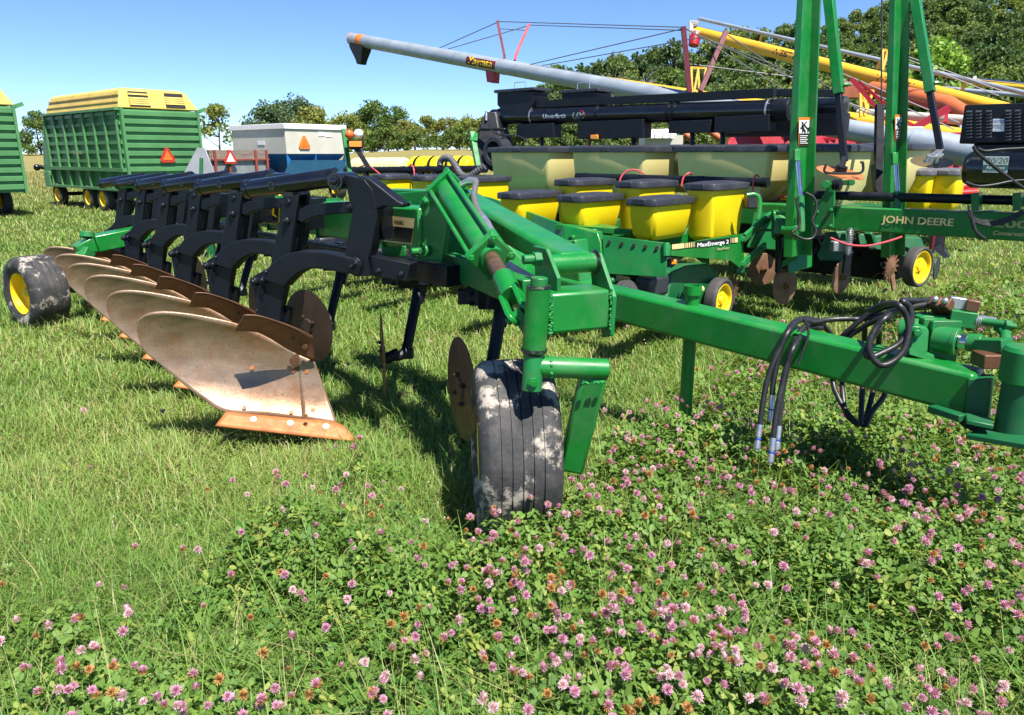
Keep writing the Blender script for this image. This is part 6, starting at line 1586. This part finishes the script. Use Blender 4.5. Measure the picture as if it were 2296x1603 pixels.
# flower heads
def head_proto(seed, kind):
    r = np.random.default_rng(seed); Ps, Fs, Cs = [], [], []; nf = 190; R = .0122; el = r.uniform(.85, 1.35); sq = r.uniform(.85, 1.08)
    for i in range(nf):
        f = (i + .5) / nf; th = math.acos(1 - 1.62 * f); ph = i * 2.39996
        d = np.array([math.sin(th) * math.cos(ph) * sq, math.sin(th) * math.sin(ph) * sq, math.cos(th) * 1.05 * el]); d2 = d + np.array([0, 0, .35]); d2 /= np.linalg.norm(d2)
        s = np.cross(d2, [0.2, .1, 1]); s /= np.linalg.norm(s); a = d * R * .45; ln = R * r.uniform(.42, 1.02) * (1 if r.random() > .06 else 1.35); w = R * r.uniform(.085, .15); d2 = d2 + r.normal(0, .16, 3)
        tip = a + d2 * ln; b = len(Ps)
        Ps += [a - s * w * .5, a + s * w * .5, a + d2 * ln * .6 + s * w, tip + s * w * .4 + d * R * .06, tip - s * w * .4, a + d2 * ln * .6 - s * w]; Fs += [(b, b + 1, b + 2, b + 5), (b + 5, b + 2, b + 3, b + 4)]
        lowf = f > .62
        if kind == 'pink': c0, c1 = (.68, .48, .56), (.64, .32, .49)
        elif kind == 'pale': c0, c1 = (.76, .63, .65), (.74, .50, .60)
        elif kind == 'brown': c0, c1 = (.38, .22, .09), (.52, .29, .11)
        else: c0, c1 = ((.33, .17, .07), (.38, .18, .07)) if lowf else ((.70, .50, .56), (.64, .34, .49))
        m_ = r.uniform(.75, 1.2); Cs += [np.array(c0) * m_] * 2 + [np.array(c1) * m_] * 4
    # two small leaves under the head
    for q in range(3):
        a = q * 2.2 + r.random(); d = np.array([math.cos(a), math.sin(a), .25]); s = np.array([-math.sin(a), math.cos(a), 0]); b = len(Ps); L = .020; o = np.array([0, 0, -.011])
        Ps += [o, o + d * L * .5 + s * .006, o + d * L, o + d * L * .5 - s * .006]; Fs += [(b, b + 1, b + 2, b + 3)]; Cs += [np.array([.06, .13, .025])] * 4
    # stem: three thin faces
    st = .27; lx, ly = r.normal(0, .03, 2)
    for q in range(2):
        a = q * 1.57; s = np.array([math.cos(a), math.sin(a), 0]) * .0011; b = len(Ps)
        for f in (0, .5, 1): o = np.array([lx * f * f, ly * f * f, -.010 - st * f]); Ps += [o - s, o + s]
        Fs += [(b, b + 1, b + 3, b + 2), (b + 2, b + 3, b + 5, b + 4)]; Cs += [np.array([.08, .13, .035])] * 6
    return np.array(Ps), np.array(Fs), np.array(Cs)
KINDS = ['pink', 'pale', 'mixed', 'brown']
HP = {k: [head_proto(10 * i + j, k) for j in range(4)] for i, k in enumerate(KINDS)}
nn = 11500; x, y = sample(nn, 1.45, 11, 1.05, .8); cv = clov(x, y); cl_ = patchn(x, y, 3.2, 2.2)
pr = cv * (.22 + .9 * cl_ ** 1.4) * np.where(x < -.1, .7, 1) * np.clip(.45 + .2 * y, .6, 1) * np.clip(.5 + .18 * y, 0, 1); k = (rs_.random(nn) < pr * .85) & clear(x, y)
# a few strays on the grass
xs_, ys_ = sample(60, 2.2, 9, .6); x = np.concatenate([x[k], xs_]); y = np.concatenate([y[k], ys_]); n = len(x)
pf = patchn(x, y, 4.0, .6); cvv = clov(x, y)
hz = (.19 + .11 * pf) * np.clip(.55 + cvv * .6, .5, 1) + rs_.uniform(-.02, .05, n)
kd = rs_.choice(4, n, p=[.36, .26, .20, .18]); sc_ = rs_.uniform(.58, 1.0, n); vr = rs_.integers(0, 4, n); tilt = rs_.normal(0, .42, (n, 2)); rz_ = rs_.uniform(0, 6.283, n)
order = np.argsort(y); LAB = {'pink': 'bright pink clover flower head on its stem', 'pale': 'pale pink clover flower head on its stem', 'mixed': 'pink clover flower head with browned lower petals', 'brown': 'withered brown clover flower head'}
meshes = {}; dist = np.hypot(x, y)
inframe = [i for i in order if abs(x[i] / (y[i] * .966 + (1.65 - hz[i]) * .2588)) < .672 and (y[i] * .2588 - (1.65 - hz[i]) * .966) / (y[i] * .966 + (1.65 - hz[i]) * .2588) > -.468]
single = set(inframe[:296]); PP, FF, CC = [], [], []; off = 0
for i in range(n):
    kk = KINDS[kd[i]]; Pp, Fp, Cp = HP[kk][vr[i]]
    if i in single:
        key = (kk, vr[i])
        if key not in meshes:
            o = npmesh('clover_flower', Pp, Fp, M['petal'], Cp); meshes[key] = o
        else:
            o = meshes[key].copy(); COL.objects.link(o)
        o.location = (x[i], y[i], terr(x[i], y[i]) + hz[i]); o.rotation_euler = (tilt[i, 0], tilt[i, 1], rz_[i]); o.scale = (sc_[i],) * 3
        tag(o, LAB[kk], 'flower', kk + ' clover flower heads in the foreground patch')
    else:
        Rm = np.array(Matrix.Rotation(rz_[i], 3, 'Z') @ Matrix.Rotation(tilt[i, 0], 3, 'X') @ Matrix.Rotation(tilt[i, 1], 3, 'Y'))
        s = sc_[i] * (1 + max(0, y[i] - 4) * .04); PP.append(Pp @ Rm.T * s + np.array([x[i], y[i], terr(x[i], y[i]) + hz[i]])); FF.append(Fp + off); CC.append(Cp); off += len(Pp)
tag(npmesh('clover_flowers', np.vstack(PP), np.vstack(FF), M['petal'], np.vstack(CC)), kind='stuff')
print('flowers', n, len(single))
# small white clover dots in the mown grass
nw = 900; x, y = sample(nw, 2.6, 26, .8); k = rs_.random(nw) < (1 - clov(x, y)) * .8; x, y = x[k], y[k]; n = len(x); z = TERR(x, y) + rs_.uniform(.05, .11, n)
r_ = np.maximum(.005, .0011 * y) * rs_.uniform(.7, 1.2, n); V8 = np.array([[1, 0, 0], [0, 1, 0], [-1, 0, 0], [0, -1, 0], [0, 0, .9], [0, 0, -.6]])
P = (np.stack([x, y, z], 1)[:, None, :] + V8[None] * r_[:, None, None]).reshape(-1, 3); b = (np.arange(n) * 6)[:, None]
F = np.concatenate([b + t for t in ([0, 1, 4], [1, 2, 4], [2, 3, 4], [3, 0, 4], [1, 0, 5], [2, 1, 5], [3, 2, 5], [0, 3, 5])])
tag(npmesh('white_clover', P, F, M['petal'], np.repeat(np.array([[.62, .62, .52]]), n * 6, axis=0), smooth=True), kind='stuff')
